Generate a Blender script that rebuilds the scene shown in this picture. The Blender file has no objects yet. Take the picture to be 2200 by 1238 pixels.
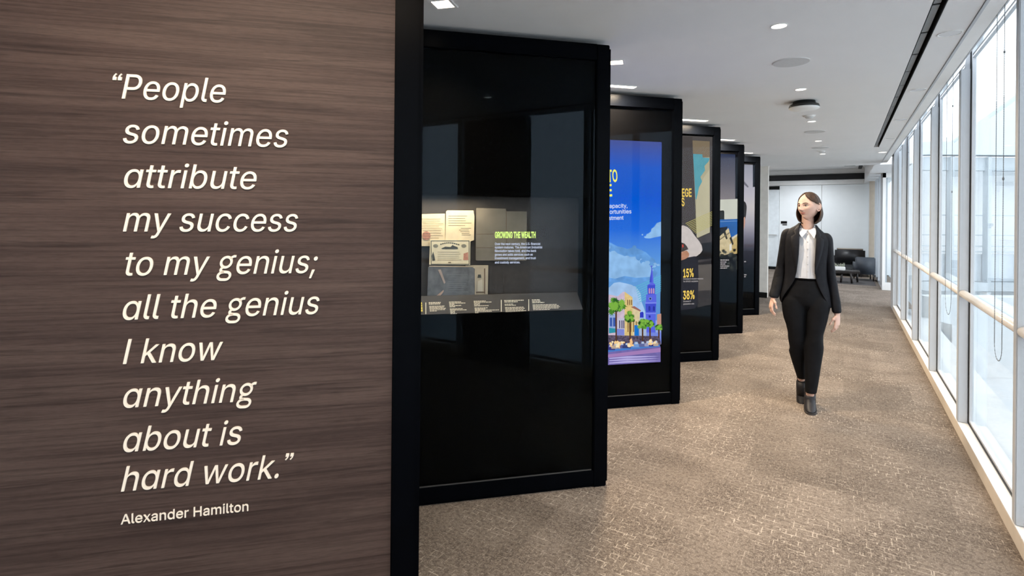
import bpy, bmesh, math, random, os
from math import sin, cos, pi, radians, sqrt, acos, exp, floor as ffloor
from mathutils import Vector, Matrix
from mathutils.geometry import delaunay_2d_cdt, interpolate_bezier
random.seed(7)
sc = bpy.context.scene
C = sc.collection
DG = bpy.context.evaluated_depsgraph_get

# ------------------------------------------------------------------ camera, world, exposure
CAM_H, FOC, TH, HOR, ROLL = 1.52, 1150.0, radians(31.878), 464.302, 0.009
cd = bpy.data.cameras.new('camera'); cam = bpy.data.objects.new('camera', cd); C.objects.link(cam)
cd.sensor_width = 36; cd.lens = FOC / 2200 * 36; cd.shift_y = -(619 - HOR) / 2200
cd.clip_start = .05
fw = Vector((-sin(TH), cos(TH), 0)); rt = Vector((cos(TH), sin(TH), 0)); up = Vector((0, 0, 1))
r2 = rt * cos(ROLL) + up * sin(ROLL); u2 = -rt * sin(ROLL) + up * cos(ROLL)
cam.matrix_world = Matrix(((r2.x, u2.x, -fw.x, 0), (r2.y, u2.y, -fw.y, 0), (r2.z, u2.z, -fw.z, CAM_H), (0, 0, 0, 1)))
sc.camera = cam
w = bpy.data.worlds.new('sky'); sc.world = w; w.use_nodes = True
bg = w.node_tree.nodes['Background']; bg.inputs[0].default_value = (.87, .935, 1.0, 1); bg.inputs[1].default_value = 1.5
sc.view_settings.view_transform = 'Standard'; sc.view_settings.look = 'None'
sc.view_settings.gamma = 1; sc.view_settings.use_curve_mapping = False
EXPO = 1.2
sc.view_settings.exposure = EXPO
ES = 2 ** -EXPO                                    # screens show their own colours at this exposure
try:
    sc.cycles.use_denoising = True; sc.cycles.denoising_input_passes = 'RGB_ALBEDO'
    sc.cycles.max_bounces = 10; sc.cycles.diffuse_bounces = 6; sc.cycles.transparent_max_bounces = 24
    sc.cycles.sample_clamp_indirect = 6
except Exception: pass

def ray(x, y):                                   # direction of a measured image point
    u0, v0 = x - 1100, y - HOR
    u = (u0 * cos(ROLL) + v0 * sin(ROLL)) / FOC; v = (-u0 * sin(ROLL) + v0 * cos(ROLL)) / FOC
    return Vector((u * cos(TH) - sin(TH), u * sin(TH) + cos(TH), -v))
EYE = Vector((0, 0, CAM_H))
AL = radians(45.018); XP, Y1, DY = -1.125, 2.862, 1.586
def tip(k): return Vector((XP, Y1 + (k - 1) * DY, 0))
def pan(x, y, k):                                # measured point on the face of panel k -> local (x, z)
    d = ray(x, y); n = Vector((cos(AL), -sin(AL), 0)); P = EYE + d * (((tip(k) - EYE).dot(n)) / d.dot(n))
    return ((P - tip(k)).dot(Vector((sin(AL), cos(AL), 0))), P.z)

# ------------------------------------------------------------------ colours and materials
def lin(c): return tuple(((v / 255) / 12.92 if v / 255 <= .04045 else ((v / 255 + .055) / 1.055) ** 2.4) for v in c)
M = {}
def mat(name, col, rough=.5, metal=0, spec=.5, vary=.06, scale=8, bump=0, bscale=200, stretch=None, emit=None, es=1, coat=0):
    if name in M: return M[name]
    m = bpy.data.materials.new(name); m.use_nodes = True; nt = m.node_tree; b = nt.nodes['Principled BSDF']
    b.inputs['Roughness'].default_value = rough; b.inputs['Metallic'].default_value = metal
    b.inputs['Specular IOR Level'].default_value = spec
    if coat: b.inputs['Coat Weight'].default_value = coat; b.inputs['Coat Roughness'].default_value = .05
    tc = nt.nodes.new('ShaderNodeTexCoord'); mp = nt.nodes.new('ShaderNodeMapping')
    nt.links.new(tc.outputs['Object'], mp.inputs[0])
    if stretch: mp.inputs['Scale'].default_value = stretch
    nz = nt.nodes.new('ShaderNodeTexNoise'); nz.inputs['Scale'].default_value = scale; nz.inputs['Detail'].default_value = 4
    nt.links.new(mp.outputs[0], nz.inputs['Vector'])
    cr = nt.nodes.new('ShaderNodeValToRGB')
    cr.color_ramp.elements[0].position = .3; cr.color_ramp.elements[1].position = .7
    cr.color_ramp.elements[0].color = tuple(max(0, c * (1 - vary)) for c in col) + (1,)
    cr.color_ramp.elements[1].color = tuple(min(1, c * (1 + vary)) for c in col) + (1,)
    nt.links.new(nz.outputs[0], cr.inputs[0]); nt.links.new(cr.outputs[0], b.inputs['Base Color'])
    if emit: b.inputs['Emission Color'].default_value = tuple(emit) + (1,); b.inputs['Emission Strength'].default_value = es
    if bump:
        n2 = nt.nodes.new('ShaderNodeTexNoise'); n2.inputs['Scale'].default_value = bscale
        nt.links.new(mp.outputs[0], n2.inputs['Vector'])
        bp = nt.nodes.new('ShaderNodeBump'); bp.inputs['Strength'].default_value = bump; bp.inputs['Distance'].default_value = .01
        nt.links.new(n2.outputs[0], bp.inputs['Height']); nt.links.new(bp.outputs[0], b.inputs['Normal'])
    M[name] = m; return m
def glow(name, col, s=1.0, vary=0, scale=60):     # something that gives off light (lamp lens, screen picture)
    if name in M: return M[name]
    m = bpy.data.materials.new(name); m.use_nodes = True; nt = m.node_tree; nt.nodes.clear()
    o = nt.nodes.new('ShaderNodeOutputMaterial'); e = nt.nodes.new('ShaderNodeEmission')
    e.inputs[0].default_value = tuple(col) + (1,); e.inputs[1].default_value = s * ES
    if vary:
        tc = nt.nodes.new('ShaderNodeTexCoord'); nz = nt.nodes.new('ShaderNodeTexNoise'); nz.inputs['Scale'].default_value = scale; nz.inputs['Detail'].default_value = 5
        nt.links.new(tc.outputs['Object'], nz.inputs['Vector'])
        cr = nt.nodes.new('ShaderNodeValToRGB'); cr.color_ramp.elements[0].position = .35; cr.color_ramp.elements[1].position = .65
        cr.color_ramp.elements[0].color = tuple(c * (1 - vary) for c in col) + (1,); cr.color_ramp.elements[1].color = tuple(c * (1 + vary) for c in col) + (1,)
        nt.links.new(nz.outputs[0], cr.inputs[0]); nt.links.new(cr.outputs[0], e.inputs[0])
    nt.links.new(e.outputs[0], o.inputs[0]); M[name] = m; return m
def glow_grad(name, stops, z0, z1, s=1.0):        # screen picture content: colours blending along its height
    m = bpy.data.materials.new(name); m.use_nodes = True; nt = m.node_tree; nt.nodes.clear()
    o = nt.nodes.new('ShaderNodeOutputMaterial'); e = nt.nodes.new('ShaderNodeEmission'); e.inputs[1].default_value = s * ES
    tc = nt.nodes.new('ShaderNodeTexCoord'); sp = nt.nodes.new('ShaderNodeSeparateXYZ'); mr = nt.nodes.new('ShaderNodeMapRange')
    mr.inputs['From Min'].default_value = z0; mr.inputs['From Max'].default_value = z1
    cr = nt.nodes.new('ShaderNodeValToRGB')
    while len(cr.color_ramp.elements) < len(stops): cr.color_ramp.elements.new(.5)
    for el, (p, c) in zip(cr.color_ramp.elements, stops): el.position = p; el.color = lin(c) + (1,)
    nt.links.new(tc.outputs['Object'], sp.inputs[0]); nt.links.new(sp.outputs[2], mr.inputs[0]); nt.links.new(mr.outputs[0], cr.inputs[0])
    nt.links.new(cr.outputs[0], e.inputs[0]); nt.links.new(e.outputs[0], o.inputs[0]); return m
def glass(name, tint=(1, 1, 1), refl=1.0, rough=0.0, coat=(1, 1, 1)):
    m = bpy.data.materials.new(name); m.use_nodes = True; nt = m.node_tree; nt.nodes.clear()
    o = nt.nodes.new('ShaderNodeOutputMaterial'); mx = nt.nodes.new('ShaderNodeMixShader'); t = nt.nodes.new('ShaderNodeBsdfTransparent')
    g = nt.nodes.new('ShaderNodeBsdfGlossy'); g.inputs['Roughness'].default_value = rough; t.inputs[0].default_value = tuple(tint) + (1,)
    f = nt.nodes.new('ShaderNodeFresnel'); f.inputs[0].default_value = 1.5; mu = nt.nodes.new('ShaderNodeMath'); mu.operation = 'MULTIPLY'; mu.inputs[1].default_value = refl
    g.inputs[0].default_value = tuple(coat) + (1,); nt.links.new(f.outputs[0], mu.inputs[0]); nt.links.new(mu.outputs[0], mx.inputs[0]); nt.links.new(t.outputs[0], mx.inputs[1]); nt.links.new(g.outputs[0], mx.inputs[2])
    nt.links.new(mx.outputs[0], o.inputs[0]); M[name] = m; return m

def carpet_mat():
    m = bpy.data.materials.new('carpet'); m.use_nodes = True; nt = m.node_tree; b = nt.nodes['Principled BSDF']; L = nt.links.new
    b.inputs['Roughness'].default_value = .95; b.inputs['Specular IOR Level'].default_value = .1
    tc = nt.nodes.new('ShaderNodeTexCoord')
    def noise(scale, sx=1, sy=1, detail=3, off=0):
        mp = nt.nodes.new('ShaderNodeMapping'); mp.inputs['Scale'].default_value = (sx, sy, 1); mp.inputs['Location'].default_value = (off, off * .7, 0)
        L(tc.outputs['Object'], mp.inputs[0]); n = nt.nodes.new('ShaderNodeTexNoise'); n.inputs['Scale'].default_value = scale; n.inputs['Detail'].default_value = detail
        L(mp.outputs[0], n.inputs['Vector']); return n.outputs[0]
    def ramp(src, a, b_, c0=(0, 0, 0), c1=(1, 1, 1)):
        r = nt.nodes.new('ShaderNodeValToRGB'); r.color_ramp.elements[0].position = a; r.color_ramp.elements[1].position = b_
        r.color_ramp.elements[0].color = c0 + (1,); r.color_ramp.elements[1].color = c1 + (1,); L(src, r.inputs[0]); return r.outputs[0]
    def mix(kind, f, a, b_):
        x = nt.nodes.new('ShaderNodeMix'); x.data_type = 'RGBA'; x.blend_type = kind
        if isinstance(f, (int, float)): x.inputs[0].default_value = f
        else: L(f, x.inputs[0])
        for i, v in ((6, a), (7, b_)):
            if isinstance(v, tuple): x.inputs[i].default_value = v + (1,)
            else: L(v, x.inputs[i])
        return x.outputs[2]
    def mul(a, b_):
        x = nt.nodes.new('ShaderNodeMath'); x.operation = 'MULTIPLY'; L(a, x.inputs[0])
        if isinstance(b_, (int, float)): x.inputs[1].default_value = b_
        else: L(b_, x.inputs[1])
        return x.outputs[0]
    base, dark, light = (.250, .206, .170), (.078, .060, .050), (.54, .465, .39)
    # patches of darker weave, blocky like tufted tiles
    bk0 = nt.nodes.new('ShaderNodeTexBrick'); bk0.offset = .5; bk0.inputs['Scale'].default_value = 1; bk0.inputs['Mortar Size'].default_value = 0
    bk0.inputs['Brick Width'].default_value = .5; bk0.inputs['Row Height'].default_value = .5
    bk0.inputs['Color1'].default_value = (.55, .55, .55, 1); bk0.inputs['Color2'].default_value = (1.0, 1.0, 1.0, 1); L(tc.outputs['Object'], bk0.inputs['Vector'])
    patch = ramp(noise(2.6, detail=2), .40, .60)
    dx = ramp(noise(1, 55, 190, 2, 3), .50, .60); dy = ramp(noise(1, 190, 55, 2, 9), .52, .62)
    sp = ramp(noise(230, detail=1), .42, .62)
    dk = mix('LIGHTEN', 1.0, dx, dy)
    col = mix('MIX', mul(mul(dk, patch), .75), base, dark)
    col = mix('MIX', mul(sp, .38), col, dark); col = mix('MIX', mul(ramp(noise(52, detail=4, off=4), .48, .60), .46), col, dark); col = mix('MIX', mul(ramp(noise(120, detail=2, off=8), .58, .70), .45), col, light)
    # broken light threads on a loose rectangular grid
    def threads(bw, rh, mort, off, seed):
        mp = nt.nodes.new('ShaderNodeMapping'); mp.inputs['Location'].default_value = (off, off * 1.7, 0); L(tc.outputs['Object'], mp.inputs[0])
        dn = nt.nodes.new('ShaderNodeTexNoise'); dn.inputs['Scale'].default_value = 60; L(tc.outputs['Object'], dn.inputs['Vector'])
        ad = nt.nodes.new('ShaderNodeMix'); ad.data_type = 'RGBA'; ad.blend_type = 'ADD'; ad.inputs[0].default_value = .006; L(mp.outputs[0], ad.inputs[6]); L(dn.outputs[1], ad.inputs[7])
        k = nt.nodes.new('ShaderNodeTexBrick'); k.offset = .37; k.inputs['Scale'].default_value = 1; k.inputs['Mortar Size'].default_value = mort
        k.inputs['Brick Width'].default_value = bw; k.inputs['Row Height'].default_value = rh; k.inputs['Mortar Smooth'].default_value = .3
        L(ad.outputs[2], k.inputs['Vector']); return k.outputs['Fac']
    th = mul(threads(.085, .042, .0026, 0, 1), ramp(noise(20, detail=2, off=2), .50, .58))
    th2 = mul(threads(.043, .075, .0024, .013, 2), ramp(noise(23, detail=2, off=5), .51, .60))
    pm = ramp(noise(2.2, detail=2, off=11), .34, .62)
    col = mix('MIX', mul(mul(th, pm), .70), col, light)
    col = mix('MIX', mul(mul(th2, pm), .70), col, light)
    col = mix('MULTIPLY', .55, col, bk0.outputs['Color'])
    L(col, b.inputs['Base Color'])
    bp = nt.nodes.new('ShaderNodeBump'); bp.inputs['Strength'].default_value = .5; bp.inputs['Distance'].default_value = .004
    L(noise(260, detail=2), bp.inputs['Height']); L(bp.outputs[0], b.inputs['Normal']); return m
def wood_mat():
    m = bpy.data.materials.new('walnut_veneer'); m.use_nodes = True; nt = m.node_tree; b = nt.nodes['Principled BSDF']; L = nt.links.new
    b.inputs['Roughness'].default_value = .55; b.inputs['Specular IOR Level'].default_value = .25
    tc = nt.nodes.new('ShaderNodeTexCoord')
    def noise(s, sx, sz, det=4, dist=0, off=0):
        mp = nt.nodes.new('ShaderNodeMapping'); mp.inputs['Scale'].default_value = (sx, 1, sz); mp.inputs['Location'].default_value = (off, 0, off); L(tc.outputs['Object'], mp.inputs[0])
        n = nt.nodes.new('ShaderNodeTexNoise'); n.inputs['Scale'].default_value = s; n.inputs['Detail'].default_value = det; n.inputs['Distortion'].default_value = dist
        L(mp.outputs[0], n.inputs['Vector']); return n.outputs[0]
    def ramp(src, stops):
        r = nt.nodes.new('ShaderNodeValToRGB')
        while len(r.color_ramp.elements) < len(stops): r.color_ramp.elements.new(.5)
        for e, (p, c) in zip(r.color_ramp.elements, stops): e.position = p; e.color = c + (1,)
        L(src, r.inputs[0]); return r.outputs[0]
    big = ramp(noise(1, 1.1, 14, 5, .6), [(.25, (.047, .028, .024)), (.5, (.073, .046, .039)), (.75, (.100, .067, .056))])
    fine = ramp(noise(1, 2.2, 130, 4, .4, 3), [(.38, (.62, .60, .60)), (.55, (1, 1, 1)), (.7, (1.0, 1.0, 1.0))])
    streak = ramp(noise(1, 1.5, 55, 3, 1.1, 7), [(.56, (1, 1, 1)), (.64, (.50, .47, .47)), (.70, (.95, .95, .95))])
    pore = ramp(noise(1, 30, 420, 2, 0, 1), [(.40, (.72, .70, .70)), (.55, (1, 1, 1))])
    c = big
    for x, f in ((fine, .8), (streak, .75), (pore, .6)):
        k = nt.nodes.new('ShaderNodeMix'); k.data_type = 'RGBA'; k.blend_type = 'MULTIPLY'; k.inputs[0].default_value = f; L(c, k.inputs[6]); L(x, k.inputs[7]); c = k.outputs[2]
    L(c, b.inputs['Base Color']); return m

MC = carpet_mat(); MW = wood_mat()
m_ceil = mat('ceiling_paint', (.76, .76, .76), .9, spec=.2, vary=.012, scale=3)
m_white = mat('white_paint', (.80, .80, .79), .6, spec=.3, vary=.015)
m_alum = mat('white_aluminium', (.47, .49, .52), .42, spec=.5, vary=.02)
m_sill = mat('sill_paint', (.80, .78, .75), .35, spec=.5, vary=.02)
m_base = mat('sill_base_paint', (.62, .55, .46), .6, vary=.04)
m_rail = mat('handrail_paint', (.78, .75, .71), .3, spec=.6, vary=.02)
m_gasket = mat('black_gasket', (.012, .014, .018), .6)
m_blk = mat('black_satin_metal', (.0012, .0016, .0026), .32, spec=.025, vary=.15)
m_bback = mat('black_backing', (.0007, .0007, .0009), .8, spec=.03)
m_plinth = mat('black_plinth', (.004, .004, .004), .7, spec=.2)
m_niche = mat('case_lining', (.060, .054, .050), .85, spec=.15, vary=.08, scale=30)
m_cream = mat('cream_lettering', (.88, .80, .68), .55, spec=.3, vary=.01)
m_steel = mat('brushed_steel', (.5, .5, .5), .35, metal=.9)
m_bead = mat('bead_metal', (.17, .18, .19), .4, metal=.4)
m_leather = mat('black_leather', (.010, .010, .012), .45, spec=.5, vary=.2, bump=.1, bscale=90)
m_leather2 = mat('slate_leather', (.035, .042, .055), .5, spec=.5, vary=.12, bump=.1, bscale=90)
m_dwood = mat('dark_stained_wood', (.012, .008, .007), .5, vary=.2)
g_pane = glass('window_glass', (.97, .99, .995), .26)
g_case = glass('case_glass', (.93, .94, .95), .11, coat=(.66, .84, 1.0))

g_screen = glass('screen_glass', (.96, .96, .97), .07, coat=(.66, .84, 1.0))

# ------------------------------------------------------------------ mesh helpers
def box(bm, x0, x1, y0, y1, z0, z1, bev=0):
    v = [bm.verts.new((x, y, z)) for x in (x0, x1) for y in (y0, y1) for z in (z0, z1)]
    fs = [(0, 1, 3, 2), (4, 6, 7, 5), (0, 4, 5, 1), (2, 3, 7, 6), (0, 2, 6, 4), (1, 5, 7, 3)]
    f = [bm.faces.new([v[i] for i in q]) for q in fs]
    if bev:
        e = list({e for a in f for e in a.edges}); bmesh.ops.bevel(bm, geom=e, offset=bev, segments=2, affect='EDGES')
def ring_frame(t):
    t = t.normalized(); a = Vector((0, 0, 1)) if abs(t.z) < .9 else Vector((0, 1, 0))
    s = t.cross(a).normalized(); return s, s.cross(t).normalized()
def loft(bm, rings, cap=True, closed=True):
    vs = [[bm.verts.new(p) for p in r] for r in rings]; n = len(vs[0])
    for a, b in zip(vs, vs[1:]):
        for i in range(n if closed else n - 1):
            j = (i + 1) % n; bm.faces.new((a[i], a[j], b[j], b[i]))
    if cap and closed:
        bm.faces.new(list(reversed(vs[0]))); bm.faces.new(vs[-1])
def tube(bm, pts, rad, n=12, cap=True):
    pts = [Vector(p) for p in pts]; rings = []
    for i, p in enumerate(pts):
        t = (pts[min(i + 1, len(pts) - 1)] - pts[max(i - 1, 0)]); s, u = ring_frame(t); r = rad[i] if hasattr(rad, '__len__') else rad
        rx, ry = r if isinstance(r, tuple) else (r, r)
        rings.append([p + s * rx * cos(2 * pi * k / n) + u * ry * sin(2 * pi * k / n) for k in range(n)])
    loft(bm, rings, cap)
def cyl(bm, x, y, z0, z1, r, n=32, r2=None):
    r2 = r if r2 is None else r2
    loft(bm, [[Vector((x + q * cos(2 * pi * k / n), y + q * sin(2 * pi * k / n), z)) for k in range(n)] for z, q in ((z0, r), (z1, r2))])
def ell(bm, c, r, n=16, m=10, rot=None):
    mt = Matrix.Translation(Vector(c)) @ (rot.to_4x4() if rot else Matrix()) @ Matrix.Diagonal((*r, 1))
    bmesh.ops.create_uvsphere(bm, u_segments=n, v_segments=m, radius=1, matrix=mt)
def lathe(bm, x, y, prof, n=40):
    loft(bm, [[Vector((x + q * cos(2 * pi * k / n), y + q * sin(2 * pi * k / n), z)) for k in range(n)] for q, z in prof])
def obj(name, bm, m, parent=None, smooth=False, label=None):
    me = bpy.data.meshes.new(name)
    if isinstance(bm, bmesh.types.BMesh):
        bmesh.ops.recalc_face_normals(bm, faces=bm.faces); bm.to_mesh(me); bm.free()
    else: me = bm
    for x in (m if isinstance(m, (list, tuple)) else [m]): me.materials.append(x)
    if smooth: me.polygons.foreach_set('use_smooth', [True] * len(me.polygons))
    o = bpy.data.objects.new(name, me); C.objects.link(o)
    if parent: o.parent = parent
    if label: o['label'] = label
    return o
def empty(name, loc=(0, 0, 0), rz=0):
    o = bpy.data.objects.new(name, None); C.objects.link(o); o.location = loc; o.rotation_euler = (0, 0, rz); o.empty_display_size = .1; return o
def tag(o, label, cat, group=None):
    o['label'] = label; o['category'] = cat
    if group: o['group'] = group
    return o
def struct(name, bm, m, parent=None, smooth=False):
    o = obj(name, bm, m, parent, smooth)
    if not parent: o['kind'] = 'structure'
    return o
def dup(root, loc, rz=None):
    r = root.copy(); C.objects.link(r); r.location = loc
    if rz is not None: r.rotation_euler = (0, 0, rz)
    for ch in root.children:
        c = ch.copy(); C.objects.link(c); c.parent = r
        for g in ch.children:
            d = g.copy(); C.objects.link(d); d.parent = c
    return r
def B(): return bmesh.new()
def bx(*a, bev=0):
    b = B(); box(b, *a, bev=bev); return b

# ------------------------------------------------------------------ lettering
FONT = None
try: FONT = bpy.data.fonts.load(os.path.join(bpy.utils.system_resource('DATAFILES', path='fonts'), 'Inter.woff2'))
except Exception: pass
_g = {}
def _txt(body, bold):                              # outlines filled by winding number, so overlapping strokes stay solid
    cu = bpy.data.curves.new('t', 'FONT'); cu.body = body; cu.size = 1.428
    if FONT: cu.font = FONT
    o = bpy.data.objects.new('t', cu); C.objects.link(o); bpy.context.view_layer.update()
    cv = o.to_curve(DG()); loops = []
    for sp in cv.splines:
        q = sp.bezier_points; n = len(q); L = []
        for i in range(n):
            a, c = q[i], q[(i + 1) % n]; flat = (a.handle_right - a.co).length < 1e-5 and (c.handle_left - c.co).length < 1e-5
            pts = [a.co] if flat or a.handle_right_type == 'VECTOR' == c.handle_left_type else interpolate_bezier(a.co, a.handle_right, c.handle_left, c.co, 6)[:-1]
            L += [(p.x, p.y) for p in pts]
        L = [p for i, p in enumerate(L) if (p[0] - L[i - 1][0]) ** 2 + (p[1] - L[i - 1][1]) ** 2 > 1e-9]
        if len(L) > 2: loops.append(L)
    o.to_curve_clear(); bpy.data.objects.remove(o); bpy.data.curves.remove(cu)
    if not loops: return [], []
    big = max(loops, key=lambda L: abs(area2(L))); sg = 1 if area2(big) > 0 else -1
    if bold:
        nl = []
        for L in loops:
            n = len(L); N = []
            for i in range(n):
                ax, ay = L[i - 1]; px_, py_ = L[i]; cx_, cy_ = L[(i + 1) % n]
                e1 = Vector((px_ - ax, py_ - ay)).normalized(); e2 = Vector((cx_ - px_, cy_ - py_)).normalized()
                m_ = Vector((e1.y + e2.y, -e1.x - e2.x)); m_ = m_.normalized() if m_.length > 1e-6 else Vector((e1.y, -e1.x)); k = bold / max(.5, m_.dot(Vector((e1.y, -e1.x))))
                N.append((px_ + sg * m_.x * k, py_ + sg * m_.y * k))
            nl.append(N)
        loops = nl
    V, E_ = [], []
    for L in loops:
        b0 = len(V); V += [Vector(p) for p in L]; E_ += [(b0 + i, b0 + (i + 1) % len(L)) for i in range(len(L))]
    v, e, f, *_ = delaunay_2d_cdt(V, E_, [], 0, 1e-6)
    keep = []
    for t in f:
        cx_ = sum(v[i].x for i in t) / len(t); cy_ = sum(v[i].y for i in t) / len(t); wn_ = 0
        for L in loops:
            for i in range(len(L)):
                (x1, y1), (x2, y2) = L[i - 1], L[i]
                if (y1 > cy_) != (y2 > cy_):
                    if x1 + (cy_ - y1) / (y2 - y1) * (x2 - x1) > cx_: wn_ += 1 if y2 > y1 else -1
        if wn_: keep.append(tuple(t))
    return [(p.x, p.y) for p in v], keep
def area2(L): return sum(L[i - 1][0] * L[i][1] - L[i][0] * L[i - 1][1] for i in range(len(L)))
def ribbon(paths, w_):                            # thick pen strokes as quads
    v, f = [], []
    for pts, closed in paths:
        n = len(pts); b0 = len(v)
        for i, p in enumerate(pts):
            a = pts[(i - 1) % n] if closed or i else pts[0]; c = pts[(i + 1) % n] if closed or i < n - 1 else pts[-1]
            dx, dy = c[0] - a[0], c[1] - a[1]; l = sqrt(dx * dx + dy * dy) or 1; hw = w_ / 2
            v += [(p[0] - dy / l * hw, p[1] + dx / l * hw), (p[0] + dy / l * hw, p[1] - dx / l * hw)]
        for i in range(n if closed else n - 1):
            j = (i + 1) % n; f.append((b0 + 2 * i, b0 + 2 * i + 1, b0 + 2 * j + 1, b0 + 2 * j))
    return v, f
def arc(cx, cy, rx, ry, a0, a1, n=20): return [(cx + rx * cos(radians(a0 + (a1 - a0) * i / n)), cy + ry * sin(radians(a0 + (a1 - a0) * i / n))) for i in range(n + 1)]
def glyph(ch, bold):
    if (ch, bold) in _g: return _g[(ch, bold)]
    t = .088 + 2 * bold
    if ch == '\ue001':                            # two-storey g
        v, f = ribbon([(arc(.27, .365, .165, .158, 0, 360, 32)[:-1], True),
                       (arc(.255, .135, .115, .075, 125, 180, 6) + arc(.25, .125, .11, .055, 180, 250, 6) + [(.26, .068), (.34, .062)] + arc(.35, -.055, .13, .115, 80, -90, 14) + arc(.24, -.055, .15, .115, 270, 90, 14)[:-1] + [(.27, .065)], False),
                       ([(.39, .47), (.43, .52), (.48, .545), (.55, .545)], False)], t * .86); adv = .58
    elif ch in '\u201c\u201d':                      # fat slanted quotation marks
        q = [(0, .735), (.105, .735), (.112, .655), (.092, .595), (.045, .535), (.005, .552), (.048, .602), (.055, .64), (0, .64)]
        if ch == '\u201c': q = [(.112 - x, 1.27 - y) for x, y in q]
        n = len(q); v = [(x + .03, y) for x, y in q] + [(x + .185, y) for x, y in q]
        tri = [(0, 1, 2), (0, 2, 8), (8, 2, 7), (7, 2, 3), (7, 3, 6), (6, 3, 4), (6, 4, 5)]; f = tri + [tuple(i + n for i in t_) for t_ in tri]; adv = .335
    elif ch == '\ue003':                          # plain upright capital bar
        v, f = ribbon([([(.13, .727), (.13, .36), (.13, 0)], False)], .094 + 2 * bold); adv = .27
    elif ch == '\ue002':                          # l with a tail
        v, f = ribbon([([(.12, .735), (.12, .4), (.12, .13)] + arc(.205, .13, .085, .088, 180, 270, 8) + [(.25, .042)], False)], t); adv = .275
    else:
        v, f = _txt(ch, bold) if ch.strip() else ([], [])
        v2, _ = _txt('I' + ch + 'I', 0); v3, _ = _txt('II', 0); adv = max(p[0] for p in v2) - max(p[0] for p in v3)
    _g[(ch, bold)] = (v, f, adv); return _g[(ch, bold)]
def text_mesh(body, h, width=None, bold=0, shear=0, depth=.004, track=0, center=False):
    """letters in the x/z plane, baseline at z=0, facing -y; h = height of capitals"""
    s = h / .727; V, F, x = [], [], 0
    for ch in body:
        v, f, adv = glyph(ch, bold); b0 = len(V)
        V += [(x + p[0], p[1]) for p in v]; F += [tuple(i + b0 for i in q) for q in f]; x += adv + track
    x0 = min(p[0] for p in V); x1 = max(p[0] for p in V); sx = s if not width else width / (x1 - x0)
    P = [((p[0] - x0) * sx + shear * p[1] * s, p[1] * s) for p in V]
    if depth <= 0:
        me = bpy.data.meshes.new('lettering'); me.from_pydata([(p[0], 0, p[1]) for p in P], [], F); return me
    n = len(P); verts = [(p[0], 0, p[1]) for p in P] + [(p[0], -depth, p[1]) for p in P]
    cnt = {}
    for q in F:
        for a, b in zip(q, q[1:] + q[:1]): cnt[(a, b)] = cnt.get((a, b), 0) + 1
    faces = [tuple(i + n for i in q) for q in F] + [(a, b, b + n, a + n) for (a, b) in cnt if (b, a) not in cnt]
    me = bpy.data.meshes.new('lettering'); me.from_pydata(verts, [], faces); return me

# ================================================================== THE SETTING
CZ = 2.52
struct('floor', bx(-5.2, .69, -6, 18, -.1, 0), MC)
b = B(); box(b, .69, 1.02, 11.45, 18, -.02, 0); f2 = struct('floor_alcove', b, MC)
# corridor ceiling with the slot for the linear grille left open (x .335 - .392, y -4 .. 8.95)
b = B()
box(b, -2.5, .335, -6, 11.86, CZ, CZ + .12); box(b, .392, .535, -6, 11.86, CZ, CZ + .12)
box(b, .335, .392, 8.96, 11.86, CZ, CZ + .12); box(b, .335, .392, -6, 8.96, CZ + .08, CZ + .12)
box(b, .45, 1.02, 11.86, 18, CZ, CZ + .12)
struct('ceiling', b, m_ceil)
b = B(); box(b, -5.2, .45, 11.86, 18, 2.93, 3.05); struct('ceiling_lounge', b, m_ceil)
# bulkhead faces round the raised lounge ceiling
b = B(); box(b, -5.2, .45, 11.80, 11.86, CZ + .12, 2.93); box(b, .45, .51, 11.86, 18, CZ + .12, 2.93); struct('trim_1', b, m_ceil)
struct('wall_left', bx(-2.62, -2.5, -6, 11.2, 0, CZ), m_white)
b = B(); box(b, -5.2, -1.25, 11.26, 11.40, 0, CZ + .3); struct('wall_lounge_front', b, mat('warm_wall_paint', (.74, .71, .66), .8, spec=.2))
struct('baseboard_front', bx(-2.5, -1.248, 11.24, 11.26, 0, .10), m_plinth)
struct('wall_rear', bx(-2.5, 1.0, -6.1, -6, 0, CZ), m_white)
struct('wall_lounge_left', bx(-5.3, -5.2, 11.4, 18, 0, 3), m_white)
# lounge back wall: glossy white panels under a header, black linear band above
m_gloss = mat('glossy_white_panel', (.80, .83, .84), .16, spec=.5, vary=.01)
b = B(); box(b, -5.2, 1.02, 17.75, 17.9, 0, 3); struct('wall_back', b, m_white)
b = B()
for x0, x1 in ((-5.1, -3.6), (-3.58, -1.99), (-1.655, -.575), (-.555, .555)): box(b, x0, x1, 17.715, 17.75, .075, 2.49)
struct('trim_2', b, m_gloss)
struct('trim_3', bx(-5.2, .50, 17.70, 17.75, 2.635, 2.80), mat('black_slot', (.004, .004, .006), .6))
b = B(); box(b, -5.2, .53, 17.69, 17.75, 2.50, 2.63); struct('trim_4', b, m_white)
struct('baseboard_back', bx(-5.2, .6, 17.70, 17.75, 0, .072), m_plinth)
# door in the back wall
d = empty('door_1', (-1.82, 17.72, 0)); d['kind'] = 'structure'
obj('door_leaf', bx(-.165, .160, -.02, .02, .085, 2.37), mat('door_paint', (.72, .77, .80), .3), d)
obj('transom', bx(-.165, .160, -.02, .02, 2.385, 2.475), m_plinth, d)
h = B(); tube(h, [(-.14, -.06, 1.03), (.10, -.06, 1.03)], .013); tube(h, [(-.12, -.06, 1.03), (-.12, 0, 1.03)], .008); tube(h, [(.08, -.06, 1.03), (.08, 0, 1.03)], .008)
obj('handle', h, m_steel, d)

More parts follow.
